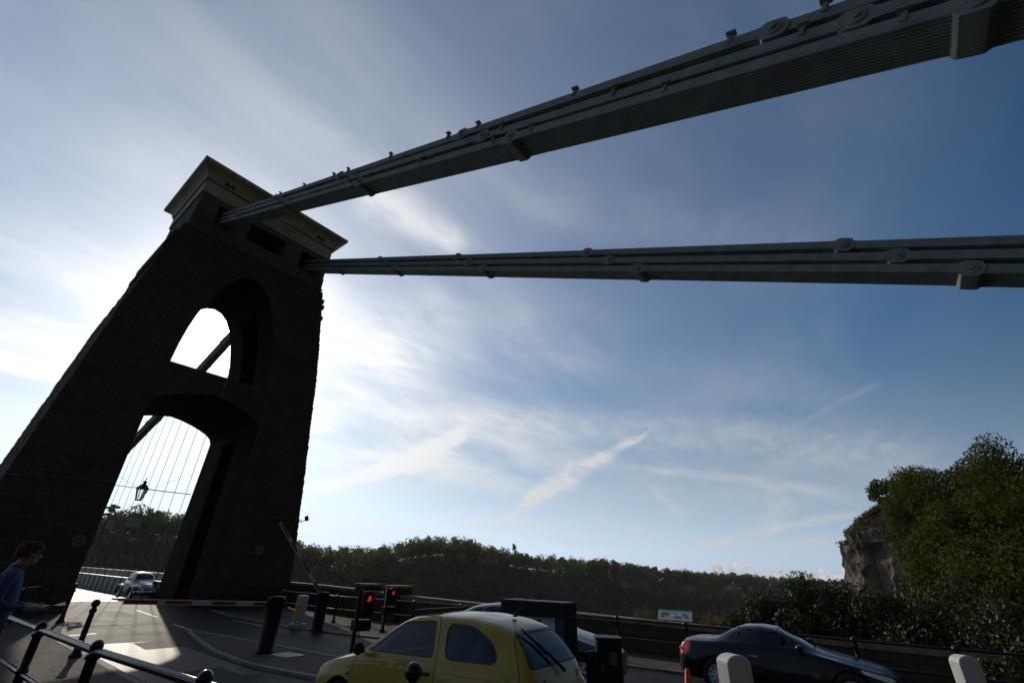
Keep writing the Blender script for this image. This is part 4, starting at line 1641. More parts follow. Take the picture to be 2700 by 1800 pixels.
def cabin(root, x_dash, seats, zf, zseat, half, rear, seatmat):
    a = MB()
    a.box(((x_dash + rear) / 2, 0, zf), (abs(x_dash - rear) + .5, half * 1.9, .05))
    a.box((x_dash + .05, 0, zseat + .30), (.34, half * 1.8, .22), bev=.05)
    a.build('cabin_floor', M['trim'], root)
    for (sx, sy) in seats:
        s = MB()
        s.box((sx, sy, zseat), (.50, .46, .16), bev=.05)
        r1 = Matrix.Rotation(R(-18), 3, 'Y')
        s.box((sx - .30, sy, zseat + .34), (.14, .46, .58), r1, bev=.05)
        s.box((sx - .41, sy, zseat + .72), (.09, .25, .19), r1, bev=.035)
        s.build('seat', seatmat, root)
    s = MB()
    ctr = Vector((x_dash - .28, -seats[0][1] if False else -abs(seats[0][1]), zseat + .34))
    rr_ = Matrix.Rotation(R(-65), 3, 'Y')
    ring = [ctr + rr_ @ Vector((.18 * math.cos(q), .18 * math.sin(q), 0)) for q in np.linspace(0, 2 * math.pi, 21)]
    s.tube(ring, .014, 6, caps=False)
    s.tube([ctr + rr_ @ Vector((-.17, 0, 0)), ctr, ctr + rr_ @ Vector((.17, 0, 0))], .012, 6)
    s.build('steering_wheel', M['trim'], root)


both = lambda c: abs(c.y) > .30

# ---- yellow hatchback, nose towards the bridge
yc = thing('parked_car', 'small yellow three door hatchback waiting at the barrier', 'car', (-2.62, -26.52, .04), 1.71)
yc.scale = (1.03, 1.03, 1.03)
st = [(1.86, .22, .42, .52, .60, .56, .52, .34, .05), (1.80, .20, .45, .60, .69, .68, .64, .46, .05), (1.66, .19, .50, .70, .77, .75, .71, .55, .045), (1.40, .18, .52, .77, .835, .785, .75, .60, .04), (1.10, .18, .54, .83, .90, .79, .755, .63, .04), (.98, .18, .54, .865, .935, .79, .757, .64, .04),
      (.60, .18, .55, .90, 1.185, .79, .757, .61, .05), (.30, .18, .55, .905, 1.345, .79, .757, .585, .05), (.12, .18, .55, .905, 1.395, .79, .757, .575, .05), (-.25, .18, .55, .905, 1.43, .79, .755, .57, .05), (-.70, .18, .55, .91, 1.435, .79, .752, .565, .05), (-1.10, .18, .55, .915, 1.395, .785, .745, .555, .05), (-1.34, .19, .55, .915, 1.335, .775, .735, .545, .045),
      (-1.44, .19, .55, .91, 1.275, .77, .73, .56, .035), (-1.62, .20, .55, .90, 1.09, .755, .715, .60, .03), (-1.74, .21, .54, .83, .92, .735, .69, .60, .03), (-1.81, .24, .50, .70, .76, .70, .66, .56, .03), (-1.86, .28, .45, .60, .66, .64, .60, .50, .03)]
reg = [
    ('front_window', (0, 2), rounded([(.80, .935), (.26, 1.305), (-.26, 1.345), (-.36, .955)], .06), both, M['glass'], .018, 1),
    ('rear_window', (0, 2), rounded([(-.52, .955), (-.45, 1.335), (-.86, 1.325), (-1.20, 1.16), (-1.30, .97)], .12), both, M['glass'], .018, 1),
    ('windscreen', (0, 1), rounded([(.90, -.60), (.90, .60), (.26, .52), (.26, -.52)], .08), lambda c: c.z > .93, M['glass'], .02, 1),
    ('rear_screen', (1, 2), rounded([(-.63, .955), (.63, .955), (.505, 1.295), (-.505, 1.295)], .07), lambda c: c.x < -1.30, M['glassdark'], .022, 1),
    ('head_lamp', (0, 2), rounded([(1.62, .60), (1.62, .735), (1.83, .665), (1.84, .57)], .03), lambda c: abs(c.y) > .33, M['clearlens'], .006, 1),
    ('tail_lamp', (0, 2), rounded([(-1.70, .62), (-1.665, .86), (-1.80, .84), (-1.83, .62)], .03), lambda c: abs(c.y) > .45, M['redlens'], .006, 1),
    ('door_gap', (0, 2), rounded([(1.0, .30), (.97, .90), (.30, 1.372), (-.32, 1.392), (-.43, .93), (-.41, .30)], .08), both, None, .012, 1),
    ('tailgate_gap', (0, 2), rounded([(-1.36, 1.45), (-1.385, 1.30), (-1.58, .90), (-1.62, .40), (-2.0, .40), (-2.0, 1.45)], .05), both, None, .011, 1),
    ('bonnet_gap', (0, 1), rounded([(1.66, -.55), (1.66, .55), (.99, .68), (.99, -.68)], .10), lambda c: c.z > .70, None, .007, 1),
]
car_shell(yc, st, M['yellowpaint'], reg, [(1.18, .29, .33), (-1.18, .29, .33)])
wheels(yc, (1.18, -1.18), .69, .28, 7, M['alloy'], .17)
cabin(yc, .75, [(-.10, .33), (-.10, -.33), (-.95, .33), (-.95, -.33)], .28, .48, .66, -1.5, M['seatlight'])
a = MB()
a.tube([(-1.10, 0, 1.42), (-1.16, 0, 1.50), (-1.28, 0, 1.66)], [.014, .007, .004], 6)
a.lathe([(.035, 0), (.02, .03), (.008, .05)], (-1.10, 0, 1.412), 10)
a.build('aerial', M['trim'], yc)
a = MB()
a.box((.12, 0, 1.435), (.42, .74, .025), Matrix.Rotation(R(5), 3, 'Y'), bev=.01)
a.build('sunroof', M['trim'], yc)
a = MB()
pv, e1 = Vector((-1.80, -.02, .90)), Vector((-1.475, .34, 1.27))
a.tube([pv, pv * .55 + e1 * .45 + Vector((-.02, 0, 0)), e1], [.022, .016, .010], 6)
a.tube([e1 + Vector((.05, .06, .05)), e1 * .45 + pv * .55 + Vector((-.01, .05, 0))], .012, 5)
a.build('rear_wiper', M['trim'], yc)
for s in (-1, 1):
    a = MB()
    a.ball((.80, s * .87, .97), .125, 12, 8, (.55, .85, .62))
    for i, v in enumerate(a.v):
        a.v[i] = (v[0] * .5 + .80 * .5 + (v[0] - .80) * .1 + 0, v[1] * .9 + s * .87 * .1, v[2])
    a.v = [(.80 + (v[0] - .80), v[1], v[2]) for v in a.v]
    a.tube([(.84, s * .74, .92), (.82, s * .80, .94)], .025, 6)
    a.build('wing_mirror', M['trim'], yc)
    a = MB()
    a.ball((1.06, s * .792, .665), .03, 10, 6, (1.1, .35, .6))
    a.build('side_repeater', M['amber'], yc)

for s in (-1, 1):
    a = MB()
    a.box((-.26, s * .782, .80), (.17, .035, .035), bev=.012)
    a.build('door_handle', M['trim'], yc)
    a = MB()
    a.box((.28, s * .795, .53), (1.30, .03, .06), bev=.012)
    a.build('rub_strip', M['trim'], yc)
    a = MB()
    a.box((-.95, s * .793, .53), (.20, .028, .06), bev=.012)
    a.build('rub_strip', M['trim'], yc)

# ---- dark sports car leaving to the right
dc = thing('parked_car', 'dark two seat sports car leaving along the right hand road', 'car', (5.26, -29.22, RZ - .08), -1.52)
dc.scale = (1.03, 1.0, 1.02)
st = [(2.05, .20, .40, .50, .56, .42, .36, .20, .04), (1.98, .17, .42, .58, .65, .66, .58, .36, .05), (1.80, .16, .46, .66, .73, .78, .72, .46, .06), (1.45, .15, .48, .73, .80, .86, .80, .54, .06), (1.10, .15, .50, .80, .865, .87, .81, .58, .055), (.78, .15, .50, .86, .925, .875, .815, .60, .05),
      (.40, .15, .52, .90, 1.12, .88, .815, .57, .04), (.05, .15, .52, .905, 1.26, .88, .815, .55, .045), (-.25, .15, .52, .91, 1.30, .885, .82, .545, .05), (-.60, .15, .53, .915, 1.275, .89, .82, .53, .05), (-.90, .15, .54, .92, 1.17, .89, .82, .54, .045), (-1.18, .15, .55, .925, 1.01, .89, .815, .58, .035), (-1.40, .16, .56, .91, .975, .885, .80, .60, .03),
      (-1.70, .17, .56, .90, .962, .87, .78, .60, .03), (-1.92, .19, .56, .86, .93, .82, .72, .56, .04), (-2.0, .22, .54, .76, .83, .74, .66, .50, .04), (-2.05, .28, .50, .64, .70, .60, .54, .40, .04)]
reg = [
    ('door_window', (0, 2), rounded([(.56, .95), (.05, 1.205), (-.50, 1.225), (-.60, .955)], .05), both, M['glass'], .016, 1),
    ('quarter_window', (0, 2), rounded([(-.66, .96), (-.60, 1.195), (-.80, 1.13), (-.98, .965)], .04), both, M['glass'], .014, 1),
    ('windscreen', (0, 1), rounded([(.72, -.57), (.72, .57), (.06, .49), (.06, -.49)], .08), lambda c: c.z > .9, M['glassdark'], .02, 1),
    ('rear_screen', (0, 1), rounded([(-1.13, -.52), (-1.13, .52), (-.76, .46), (-.76, -.46)], .08), lambda c: c.z > .98, M['glassdark'], .02, 1),
    ('tail_lamp', (0, 2), rounded([(-2.07, .60), (-2.0, .885), (-1.70, .865), (-1.76, .66)], .05), lambda c: abs(c.y) > .42, M['redlens'], .006, 1),
    ('head_lamp', (0, 2), rounded([(1.97, .50), (1.92, .62), (1.42, .725), (1.45, .64)], .06), lambda c: abs(c.y) > .42, M['clearlens'], .008, 1),
    ('door_gap', (0, 2), rounded([(.66, .26), (.66, .88), (.10, 1.245), (-.62, 1.255), (-.74, .90), (-.62, .26)], .06), both, None, .006, 1),
]
car_shell(dc, st, M['darkpaint'], reg, [(1.25, .32, .36), (-1.18, .32, .36)])
wheels(dc, (1.25, -1.18), .77, .315, 10, M['alloy'], .21)
cabin(dc, .55, [(-.25, .36), (-.25, -.36)], .24, .42, .72, -.9, M['seat'])
a = MB()
for s in (-1, 1):
    a.tube([(-.72, s * .20, .80), (-.74, s * .24, 1.10), (-.74, s * .36, 1.15), (-.74, s * .48, 1.10), (-.72, s * .52, .80)], .022, 8)
a.build('roll_hoop', M['chrome'], dc)
for s in (-1, 1):
    a = MB()
    a.ball((.50, s * .95, .97), .10, 12, 8, (.75, .95, .6))
    a.tube([(.54, s * .80, .92), (.52, s * .88, .95)], .02, 6)
    a.build('wing_mirror', M['darkpaint'], dc)
    a = MB()
    a.box((-.40, s * .888, .74), (.20, .02, .026), bev=.008)
    a.build('door_handle', M['chrome'], dc)
    a = MB()
    a.box((-1.925, s * .742, .735), (.10, .03, .05), Matrix.Rotation(R(-35 * s), 3, 'Z'), bev=.01)
    a.build('reversing_lamp', M['clearlens'], dc)
a = MB()
a.box((-2.03, 0, .52), (.06, 1.1, .05), bev=.015)
a.build('bumper_strip', M['chrome'], dc)

# ---- silver car beyond the toll machine, heading right
vc = thing('parked_car', 'silver family car half hidden by the toll machine', 'car', (2.15, -24.55, RZ), R(-71))
st = [(2.12, .22, .42, .54, .62, .52, .48, .30, .05), (2.02, .20, .45, .64, .71, .72, .66, .45, .05), (1.70, .19, .50, .76, .83, .82, .78, .58, .05), (1.30, .18, .55, .86, .93, .855, .815, .64, .05), (1.02, .18, .56, .91, .985, .86, .82, .66, .05),
      (.60, .18, .56, .94, 1.22, .86, .82, .62, .05), (.20, .18, .56, .945, 1.405, .86, .82, .595, .05), (-.20, .18, .56, .95, 1.455, .86, .82, .585, .05), (-.80, .18, .57, .955, 1.455, .86, .815, .58, .05), (-1.30, .18, .57, .96, 1.40, .855, .81, .565, .05), (-1.65, .19, .57, .965, 1.26, .845, .79, .58, .04), (-1.95, .20, .57, .95, 1.06, .82, .76, .62, .03), (-2.06, .22, .55, .86, .94, .78, .72, .60, .03), (-2.15, .26, .50, .66, .74, .68, .62, .50, .03)]
reg = [
    ('front_window', (0, 2), rounded([(.86, .975), (.22, 1.345), (-.22, 1.385), (-.25, .985)], .05), both, M['glass'], .018, 1),
    ('rear_window', (0, 2), rounded([(-.35, .985), (-.32, 1.39), (-.95, 1.37), (-1.08, .995)], .05), both, M['glass'], .018, 1),
    ('quarter_window', (0, 2), rounded([(-1.18, 1.0), (-1.06, 1.35), (-1.28, 1.31), (-1.62, 1.03)], .05), both, M['glass'], .018, 1),
    ('windscreen', (0, 1), rounded([(.96, -.66), (.96, .66), (.22, .54), (.22, -.54)], .08), lambda c: c.z > .98, M['glass'], .02, 1),
    ('rear_screen', (0, 1), rounded([(-1.92, -.58), (-1.92, .58), (-1.40, .49), (-1.40, -.49)], .08), lambda c: c.z > 1.05, M['glassdark'], .02, 1),
    ('tail_lamp', (0, 2), rounded([(-2.12, .70), (-2.02, .95), (-1.85, .93), (-1.9, .72)], .04), lambda c: abs(c.y) > .45, M['redlens'], .006, 1),
    ('head_lamp', (0, 2), rounded([(2.06, .56), (2.0, .68), (1.70, .77), (1.72, .62)], .04), lambda c: abs(c.y) > .42, M['clearlens'], .006, 1),
]
car_shell(vc, st, M['silverpaint'], reg, [(1.32, .31, .35), (-1.30, .31, .35)])
wheels(vc, (1.32, -1.30), .75, .305, 6, M['alloy'], .2)
cabin(vc, .80, [(0, .36), (0, -.36), (-.95, .36), (-.95, -.36)], .28, .52, .72, -1.5, M['seat'])
for s in (-1, 1):
    a = MB()
    a.ball((.78, s * .96, 1.02), .10, 12, 8, (.6, .95, .72))
    a.tube([(.82, s * .80, .96), (.80, s * .89, 1.0)], .02, 6)
    a.build('wing_mirror', M['silverpaint'], vc)

# ---- old rounded saloon coming off the bridge
oc = thing('vintage_car', 'old pale rounded saloon with bulging wings, driving off the bridge through the arch', 'car', (2.50, 6.7, RZ), R(-90))
st = [(1.90, .32, .42, .50, .56, .26, .22, .12, .04), (1.80, .26, .44, .58, .68, .40, .36, .22, .07), (1.55, .22, .46, .68, .83, .50, .45, .30, .10), (1.20, .20, .48, .76, .94, .56, .52, .36, .12), (.85, .20, .50, .84, 1.01, .60, .57, .42, .10), (.72, .20, .50, .87, 1.05, .62, .60, .46, .07),
      (.40, .20, .52, .93, 1.36, .66, .64, .47, .06), (.15, .20, .52, .94, 1.47, .68, .66, .46, .07), (-.25, .20, .52, .95, 1.50, .69, .66, .46, .08), (-.70, .20, .52, .95, 1.45, .68, .65, .45, .09), (-1.10, .22, .52, .93, 1.29, .65, .60, .42, .10), (-1.45, .24, .50, .85, 1.05, .58, .53, .37, .10), (-1.75, .28, .48, .70, .82, .48, .43, .30, .08), (-2.0, .34, .44, .52, .58, .34, .30, .2, .04)]
reg = [
    ('windscreen', (1, 2), rounded([(-.48, 1.06), (.48, 1.06), (.41, 1.37), (-.41, 1.37)], .08), lambda c: c.x > .2, M['glassdark'], .02, 1),
    ('door_window', (0, 2), rounded([(.45, 1.0), (.22, 1.33), (-.25, 1.37), (-.28, 1.0)], .05), both, M['glassdark'], .015, 1),
    ('rear_window', (0, 2), rounded([(-.36, 1.0), (-.34, 1.36), (-.70, 1.30), (-.92, 1.02)], .08), both, M['glassdark'], .015, 1),
    ('rear_screen', (1, 2), rounded([(-.33, 1.10), (.33, 1.10), (.28, 1.28), (-.28, 1.28)], .05), lambda c: c.x < -.8, M['glassdark'], .015, 1),
    ('bonnet_gap', (0, 1), rounded([(1.78, -.25), (1.78, .25), (.80, .46), (.80, -.46)], .12), lambda c: c.z > .60, None, .010, 1),
]
car_shell(oc, st, M['beetlepaint'], reg, [])
for sx, rx in ((1.20, .56), (-1.20, .60)):
    for s in (-1, 1):
        a = MB()
        rows = []
        for i in range(15):
            q = R(-12 + i * (204 / 14))
            c0, s0 = math.cos(q), math.sin(q)
            row = []
            for j in range(9):
                t = j / 8
                w_ = .50 + .27 * math.sin(t * math.pi / 2)
                k = math.cos(t * math.pi / 2) ** .5 * .16 + 1 - .16
                row.append((sx + rx * c0 * k, s * w_, .34 + (.46 if sx > 0 else .44) * s0 * k))
            rows.append(row)
        vs = [p for r_ in rows for p in r_]
        fs = [(i * 9 + j, i * 9 + j + 1, (i + 1) * 9 + j + 1, (i + 1) * 9 + j) for i in range(14) for j in range(8)]
        a.add(vs, fs, True)
        a.build('wing', M['beetlepaint'], oc)
for s in (-1, 1):
    a = MB()
    a.lathe([(.115, -.10), (.12, .0), (.10, .04), (.05, .06), (.005, .065)], (1.64, s * .60, .68), 18, Matrix.Rotation(R(74), 3, 'Y'))
    a.build('headlight', M['clearlens'], oc)
    a = MB()
    a.box((0, s * .70, .26), (1.6, .22, .05), bev=.02)
    a.build('running_board', M['trim'], oc)
    a = MB()
    a.ball((.55, s * .80, 1.08), .08, 10, 7, (.4, .9, .9))
    a.tube([(.52, s * .66, 1.0), (.54, s * .74, 1.06)], .012, 5)
    a.build('wing_mirror', M['chrome'], oc)
for x in (1.98, -2.06):
    a = MB()
    a.tube([(x - .14 * np.sign(x), -.76, .42), (x, -.55, .42), (x + .02 * np.sign(x), 0, .42), (x, .55, .42), (x - .14 * np.sign(x), .76, .42)], .05, 8)
    for s in (-.34, .34):
        a.tube([(x, s, .36), (x + .05 * np.sign(x), s, .46), (x, s, .58)], .03, 6)
    a.build('bumper', M['chrome'], oc)
wheels(oc, (1.20, -1.20), .64, .32, 1, M['chrome'], .15)
cabin(oc, .55, [(-.05, .32), (-.05, -.32), (-.9, .3)], .28, .50, .58, -1.1, M['seat'])

# ------------------------------------------------------------------ vegetation and cliff
from mathutils import noise as mn


def polar(az, r, z_=0.0):
    return Vector((CAM.x + r * math.sin(R(az)), CAM.y + r * math.cos(R(az)), z_))


# far woodland across the gorge: reads as one mass of crowns
rg = np.random.default_rng(11)
protos = []
for k in range(7):
    p, q = crown_cloud(950, 1, 1, 1, 18, rg, (0.30, 0.50), 0.08)
    protos.append((p, q))

allq = []
a = 7.0
cols = []
while a < 91:
    r, zt = ridge(a)
    cols.append((a, r, zt))
    a += math.degrees((6.2 + 0.006 * r) / r)
for (a, r, zt) in cols:
    for row in range(14):
        rr_ = r + 8 - row * (5.6 + .004 * r) + rg.normal() * 2.4
        aa = a + math.degrees(rg.normal() * 1.6 / r)
        pos = polar(aa, rr_)
        zb = terrain(pos.x, pos.y)
        if a > 84 and row > 9:
            continue
        h = rg.uniform(8.5, 13.5)
        cr = rg.uniform(3.6, 7.4)
        top = zb + h
        if row < 5:                                   # the skyline follows the ridge
            top = zt + (rg.uniform(-1.8, 0.4) if row < 2 else rg.uniform(-4.8, -.4)) + (0.9 if rg.random() < .08 else 0)
        p, q = protos[rg.integers(0, 7)]
        t = rg.uniform(0, 6.28)
        c_, s_ = math.cos(t), math.sin(t)
        hh = max(cr * rg.uniform(.72, 1.0), (top - zb) * .36)
        pp = np.stack([(p[:, 0] * c_ - p[:, 1] * s_) * cr, (p[:, 0] * s_ + p[:, 1] * c_) * cr, p[:, 2] * hh], 1) + np.array([pos.x, pos.y, top - hh])
        qq = np.stack([q[:, 0] * c_ - q[:, 1] * s_, q[:, 0] * s_ + q[:, 1] * c_, q[:, 2]], 1)
        allq.append(leaf_quads(pp, .80 if r < 420 else 1.15, rg, qq, .8))
wd = quad_mesh('woodland', np.concatenate(allq), M['leaf_far'])
tag(wd, 'dense dark green woodland covering the far side of the gorge', 'woodland', kind='stuff')


def tree(name, label, pos, top, crown_r, crown_h, n, leaf, lm, rg, blobs=16, group=None, trunk_r=.16, limbs=6, cat='tree', fill=.25):
    zb = pos.z
    t = thing(name, label, cat, pos, 0, group)
    H = top - zb
    a = MB()
    lean = rg.normal(size=2) * .012 * H
    tp = [(0, 0, -.3), (lean[0] * .3, lean[1] * .3, H * .3), (lean[0] * .8, lean[1] * .8, H * .6), (lean[0], lean[1], H * .92)]
    a.tube(tp, [trunk_r * 1.25, trunk_r, trunk_r * .6, trunk_r * .12], 8)
    for k in range(limbs):
        q = 2 * math.pi * (k / limbs + rg.uniform(-.08, .08))
        h0 = rg.uniform(.30, .65) * H
        rr_ = crown_r * rg.uniform(.5, .85)
        e = (lean[0] * .6 + math.cos(q) * rr_, lean[1] * .6 + math.sin(q) * rr_, min(h0 + H * rg.uniform(.12, .3), H * .9))
        mpt = (lean[0] * .5 + math.cos(q) * rr_ * .45, lean[1] * .5 + math.sin(q) * rr_ * .45, h0 + (e[2] - h0) * .35)
        a.tube([(lean[0] * .5, lean[1] * .5, h0), mpt, e], [trunk_r * .5, trunk_r * .32, trunk_r * .08], 6)
    a.build('trunk', M['bark'], t)
    p, q = crown_cloud(n, crown_r, crown_r, crown_h, blobs, rg, (.26, .46), fill)
    p += np.array([lean[0], lean[1], H - crown_h * .98])
    quad_mesh('crown', leaf_quads(p, leaf, rg, q, .6), lm, t)
    return t


rg = np.random.default_rng(5)
# wind-shaped pines and a thin tall tree standing out of the far ridge
for (az, r, el, w_, lab) in ((11.15, 268, 4.62, 2.6, 'lone dark pine beside the left pier, seen through the tower arch'),
                             (14.1, 272, 4.55, 2.3, 'dark flat topped pine in the middle of the skyline under the arch'),
                             (14.85, 274, 4.50, 2.0, 'dark pine with a ragged top, right of the flat topped one under the arch')):
    top = CAM.z + r * math.tan(R(el))
    pos = polar(az, r, top - 11)
    t = thing('pine_tree', lab, 'tree', pos, 0, 'pines on the skyline seen through the arch')
    a = MB()
    a.tube([(0, 0, -2), (.3, 0, 5), (.1, .2, 10.4)], [.35, .28, .08], 7)
    for k in range(5):
        q_ = rg.uniform(0, 6.28)
        a.tube([(.2, 0, 6 + k * .9), (math.cos(q_) * w_ * .8, math.sin(q_) * w_ * .8, 7 + k * .9)], [.12, .04], 5)
    a.build('trunk', M['bark'], t)
    pts, nn = [], []
    for k in range(9):
        q_ = rg.uniform(0, 6.28)
        c_ = np.array([math.cos(q_) * w_ * rg.uniform(.1, .85), math.sin(q_) * w_ * rg.uniform(.1, .85), rg.uniform(6.6, 10.6)])
        v = rg.normal(size=(170, 3))
        v /= np.linalg.norm(v, axis=1, keepdims=True)
        pts.append(c_ + v * np.array([1.25, 1.25, .5]) * rg.uniform(.6, 1.05, (170, 1)))
        nn.append(v)
    quad_mesh('crown', leaf_quads(np.concatenate(pts), .55, rg, np.concatenate(nn)), M['pine'], t)
r, zt = ridge(51.5)
tree('thin_tree', 'thin tall tree with an open crown standing up from the middle of the far ridge', polar(51.6, r - 1, zt - 9), zt + 4.4, 2.5, 3.0, 620, .6, M['leaf_far'], rg, 7, trunk_r=.5, limbs=9, fill=.2)

# white houses on the far hillside
for (az, r, el, w_, lab) in ((13.15, 236, 3.45, 4.2, 'white house among the trees on the far hillside, seen through the arch'),
                             (11.55, 236, 3.2, 2.6, 'smaller white house at the left, among the trees seen through the arch')):
    zc_ = CAM.z + r * math.tan(R(el))
    t = thing('house', lab, 'house', polar(az, r, zc_ - 2.6), R(-az), 'houses on the far hillside')
    a = MB()
    a.box((0, 0, 1.4), (w_, 6, 2.9))
    wl_ = a.build('wall', M['housewall'], t)
    a = MB()
    a.prism([(-w_ / 2 - .3, 2.85), (w_ / 2 + .3, 2.85), (w_ / 2 - .8, 4.4), (-w_ / 2 + .8, 4.4)], lambda x, z_: (x, -3.2, z_), lambda x, z_: (x, 3.2, z_))
    a.box((w_ * .25, 0, 4.8), (.6, .6, 1.2))
    a.build('roof', M['slate'], t)
    for k in range(3):
        a = MB()
        a.box(((k - 1) * w_ * .3, -3.0, 1.5), (w_ * .13, .06, 1.0))
        a.build('window', M['slate'], t)

# limestone cliff closing the view on the right
PATH = [polar(87.0, 190), polar(86.0, 160), polar(85.4, 138), polar(85.5, 127), polar(86.2, 124), polar(88, 123), polar(90.5, 120), polar(93.5, 117), polar(97, 112), polar(102, 104)]
PROF = [(-3.5, -45), (-2.2, -6), (-1.6, 2.0), (-1.3, 5.5), (-.5, 8.2), (-.6, 10.3), (.9, 10.6), (.6, 12.2), (1.4, 13.4), (3.0, 14.6), (7, 17.0), (13, 19.0), (24, 20.5), (45, 21)]
pl = [0]
for i in range(1, len(PATH)):
    pl.append(pl[-1] + (PATH[i] - PATH[i - 1]).length)
ql = [0]
for i in range(1, len(PROF)):
    ql.append(ql[-1] + math.hypot(PROF[i][0] - PROF[i - 1][0], PROF[i][1] - PROF[i - 1][1]) ** .8)
NU, NV = 150, 90
vs, fs = [], []
scrub = []
for i in range(NU):
    s_ = pl[-1] * i / (NU - 1)
    c0 = Vector((np.interp(s_, pl, [p.x for p in PATH]), np.interp(s_, pl, [p.y for p in PATH]), 0))
    s1 = min(pl[-1], s_ + 3)
    s0 = max(0, s_ - 3)
    d = Vector((np.interp(s1, pl, [p.x for p in PATH]) - np.interp(s0, pl, [p.x for p in PATH]), np.interp(s1, pl, [p.y for p in PATH]) - np.interp(s0, pl, [p.y for p in PATH]), 0)).normalized()
    inn = Vector((-d.y, d.x, 0))
    if inn.dot(polar(93, 170) - c0) < 0:
        inn = -inn
    f = max(0, min(1, (s_ - 52) / 4)) * .0 + 1
    rise = 1.0
    for j in range(NV):
        t_ = ql[-1] * j / (NV - 1)
        dep, z_ = np.interp(t_, ql, [p[0] for p in PROF]), np.interp(t_, ql, [p[1] for p in PROF])
        if z_ > 10:
            z_ = 10 + (z_ - 10) * rise
        P_ = c0 + inn * dep + Vector((0, 0, z_))
        n1_ = mn.fractal(P_ * .11, 1.0, 2.0, 5)
        bl = mn.cell(Vector((P_.x * .35, P_.y * .35, P_.z * .22))) - .5
        cr_ = mn.fractal(Vector((P_.x * .5, P_.y * .5, P_.z * .12)), .9, 2.0, 4)
        k = 1.0 if z_ < 14 else .5
        P_ = P_ + inn * (n1_ * 1.5 + bl * .7 + cr_ * .7) * k * -1 + Vector((0, 0, n1_ * .6 * (1 if z_ > 9 else 0)))
        vs.append(P_)
        if z_ > 11.5 and rg.random() < min(1, (z_ - 11) * .3) or (10.2 < z_ < 11.0 and rg.random() < .35):
            scrub.append((P_, z_))
for i in range(NU - 1):
    for j in range(NV - 1):
        a_, b_ = i * NV + j, (i + 1) * NV + j
        fs.append((a_, b_, b_ + 1, a_ + 1))
mb = MB()
mb.add(vs, fs, False)
cl = mb.build('cliff', M['rock'])
struct(cl)
sp, sn = [], []
for P_, z_ in scrub:
    rad = rg.uniform(.3, 1.15)
    v = rg.normal(size=(26, 3))
    v /= np.linalg.norm(v, axis=1, keepdims=True)
    sp.append(np.array(P_) + v * rad * np.array([1, 1, .8]) * rg.uniform(.5, 1, (26, 1)) + np.array([0, 0, rad * .4]))
    sn.append(v)
sq = leaf_quads(np.concatenate(sp), .42, rg, np.concatenate(sn))
sc_ = quad_mesh('cliff_scrub', sq, M['leaf_dry'])
tag(sc_, 'brown and green scrub growing over the brow of the cliff', 'scrub', kind='stuff')
# small trees along the brow
for (az, r, el, cr_, lab) in ((89.6, 132, 9.3, 3.2, 'tree with a clumped crown leaning out at the top of the cliff'), (91.4, 134, 9.7, 3.4, 'tree on the brow of the cliff, just right of the leaning one')):
    top = CAM.z + r * math.tan(R(el))
    tree('tree', lab, polar(az, r, top - 7.5), top, cr_, 2.8, 2600, .55, M['leaf_mid'], rg, 13, trunk_r=.2, group='trees on the brow of the cliff')

# big trees on the right
TR = [(95.4, 40, 11.55, 3.3, 3.3, 'tall leafy tree with a round top, highest but one at the right edge'),
      (91.6, 43, 9.9, 2.4, 3.6, 'leafy tree forming the left shoulder of the tall group at the right'),
      (99.6, 38, 11.6, 2.4, 3.1, 'tallest leafy tree, cut by the right edge of the picture'),
      (93.6, 34, 6.9, 2.7, 3.0, 'leafy tree hanging over the cliff, in front of the left shoulder of the group'),
      (97.6, 33, 8.6, 3.1, 3.4, 'broad leafy tree in the middle of the group at the right'),
      (104.6, 34, 11.2, 3.9, 4.4, 'leafy tree beyond the right edge of the picture'),
      (92.0, 31, 3.3, 2.1, 2.4, 'low leafy tree covering the foot of the cliff'),
      (96.2, 27, 4.2, 2.7, 2.7, 'low dark leafy tree below the broad one at the right'),
      (101.2, 26, 6.2, 2.9, 3.2, 'dark leafy tree low at the right edge')]
for (az, r, el, cr_, ch_, lab) in TR:
    top = CAM.z + r * math.tan(R(el))
    pos = polar(az, r)
    pos.z = terrain(pos.x, pos.y)
    tree('leafy_tree', lab, pos, top, cr_, ch_, int(30000 * (cr_ / 3) ** 2 * (30 / r) ** .5), .155, M['leaf_mid'], rg, 30, 'leafy trees on the right', trunk_r=.17, limbs=8, fill=.35)

BU = [(75.4, 19.2, -2.2, 1.0, 'low glossy bush at the left end of the row behind the parapet'), (77.4, 19, -1.0, 1.2, 'glossy bush beside the low left one, behind the sports car roof'),
      (79.5, 19.6, .35, 1.3, 'glossy bush left of the tallest one behind the parapet'), (81.3, 20.4, 1.0, 1.35, 'glossy bush with shining leaves just left of the tallest top'),
      (83.0, 20.8, 1.5, 1.3, 'tallest glossy bush of the row, below the cliff edge'), (85.2, 20, .25, 1.45, 'glossy bush right of the tallest, in front of the cliff foot'),
      (87.4, 19, -.2, 1.55, 'dark bush under the cliff face'), (89.8, 19, -.15, 1.6, 'dark bush between the cliff and the low trees'),
      (92.4, 19.4, .4, 1.7, 'dark bush below the low leafy tree at the cliff foot'), (94.8, 18.2, -.4, 1.6, 'dark bush in the shade, left of the lone white post'),
      (97.4, 17, -.8, 1.6, 'dark bush in the shade above the lone white post'), (100.4, 16.4, -.6, 1.6, 'dark bush at the lower right edge')]
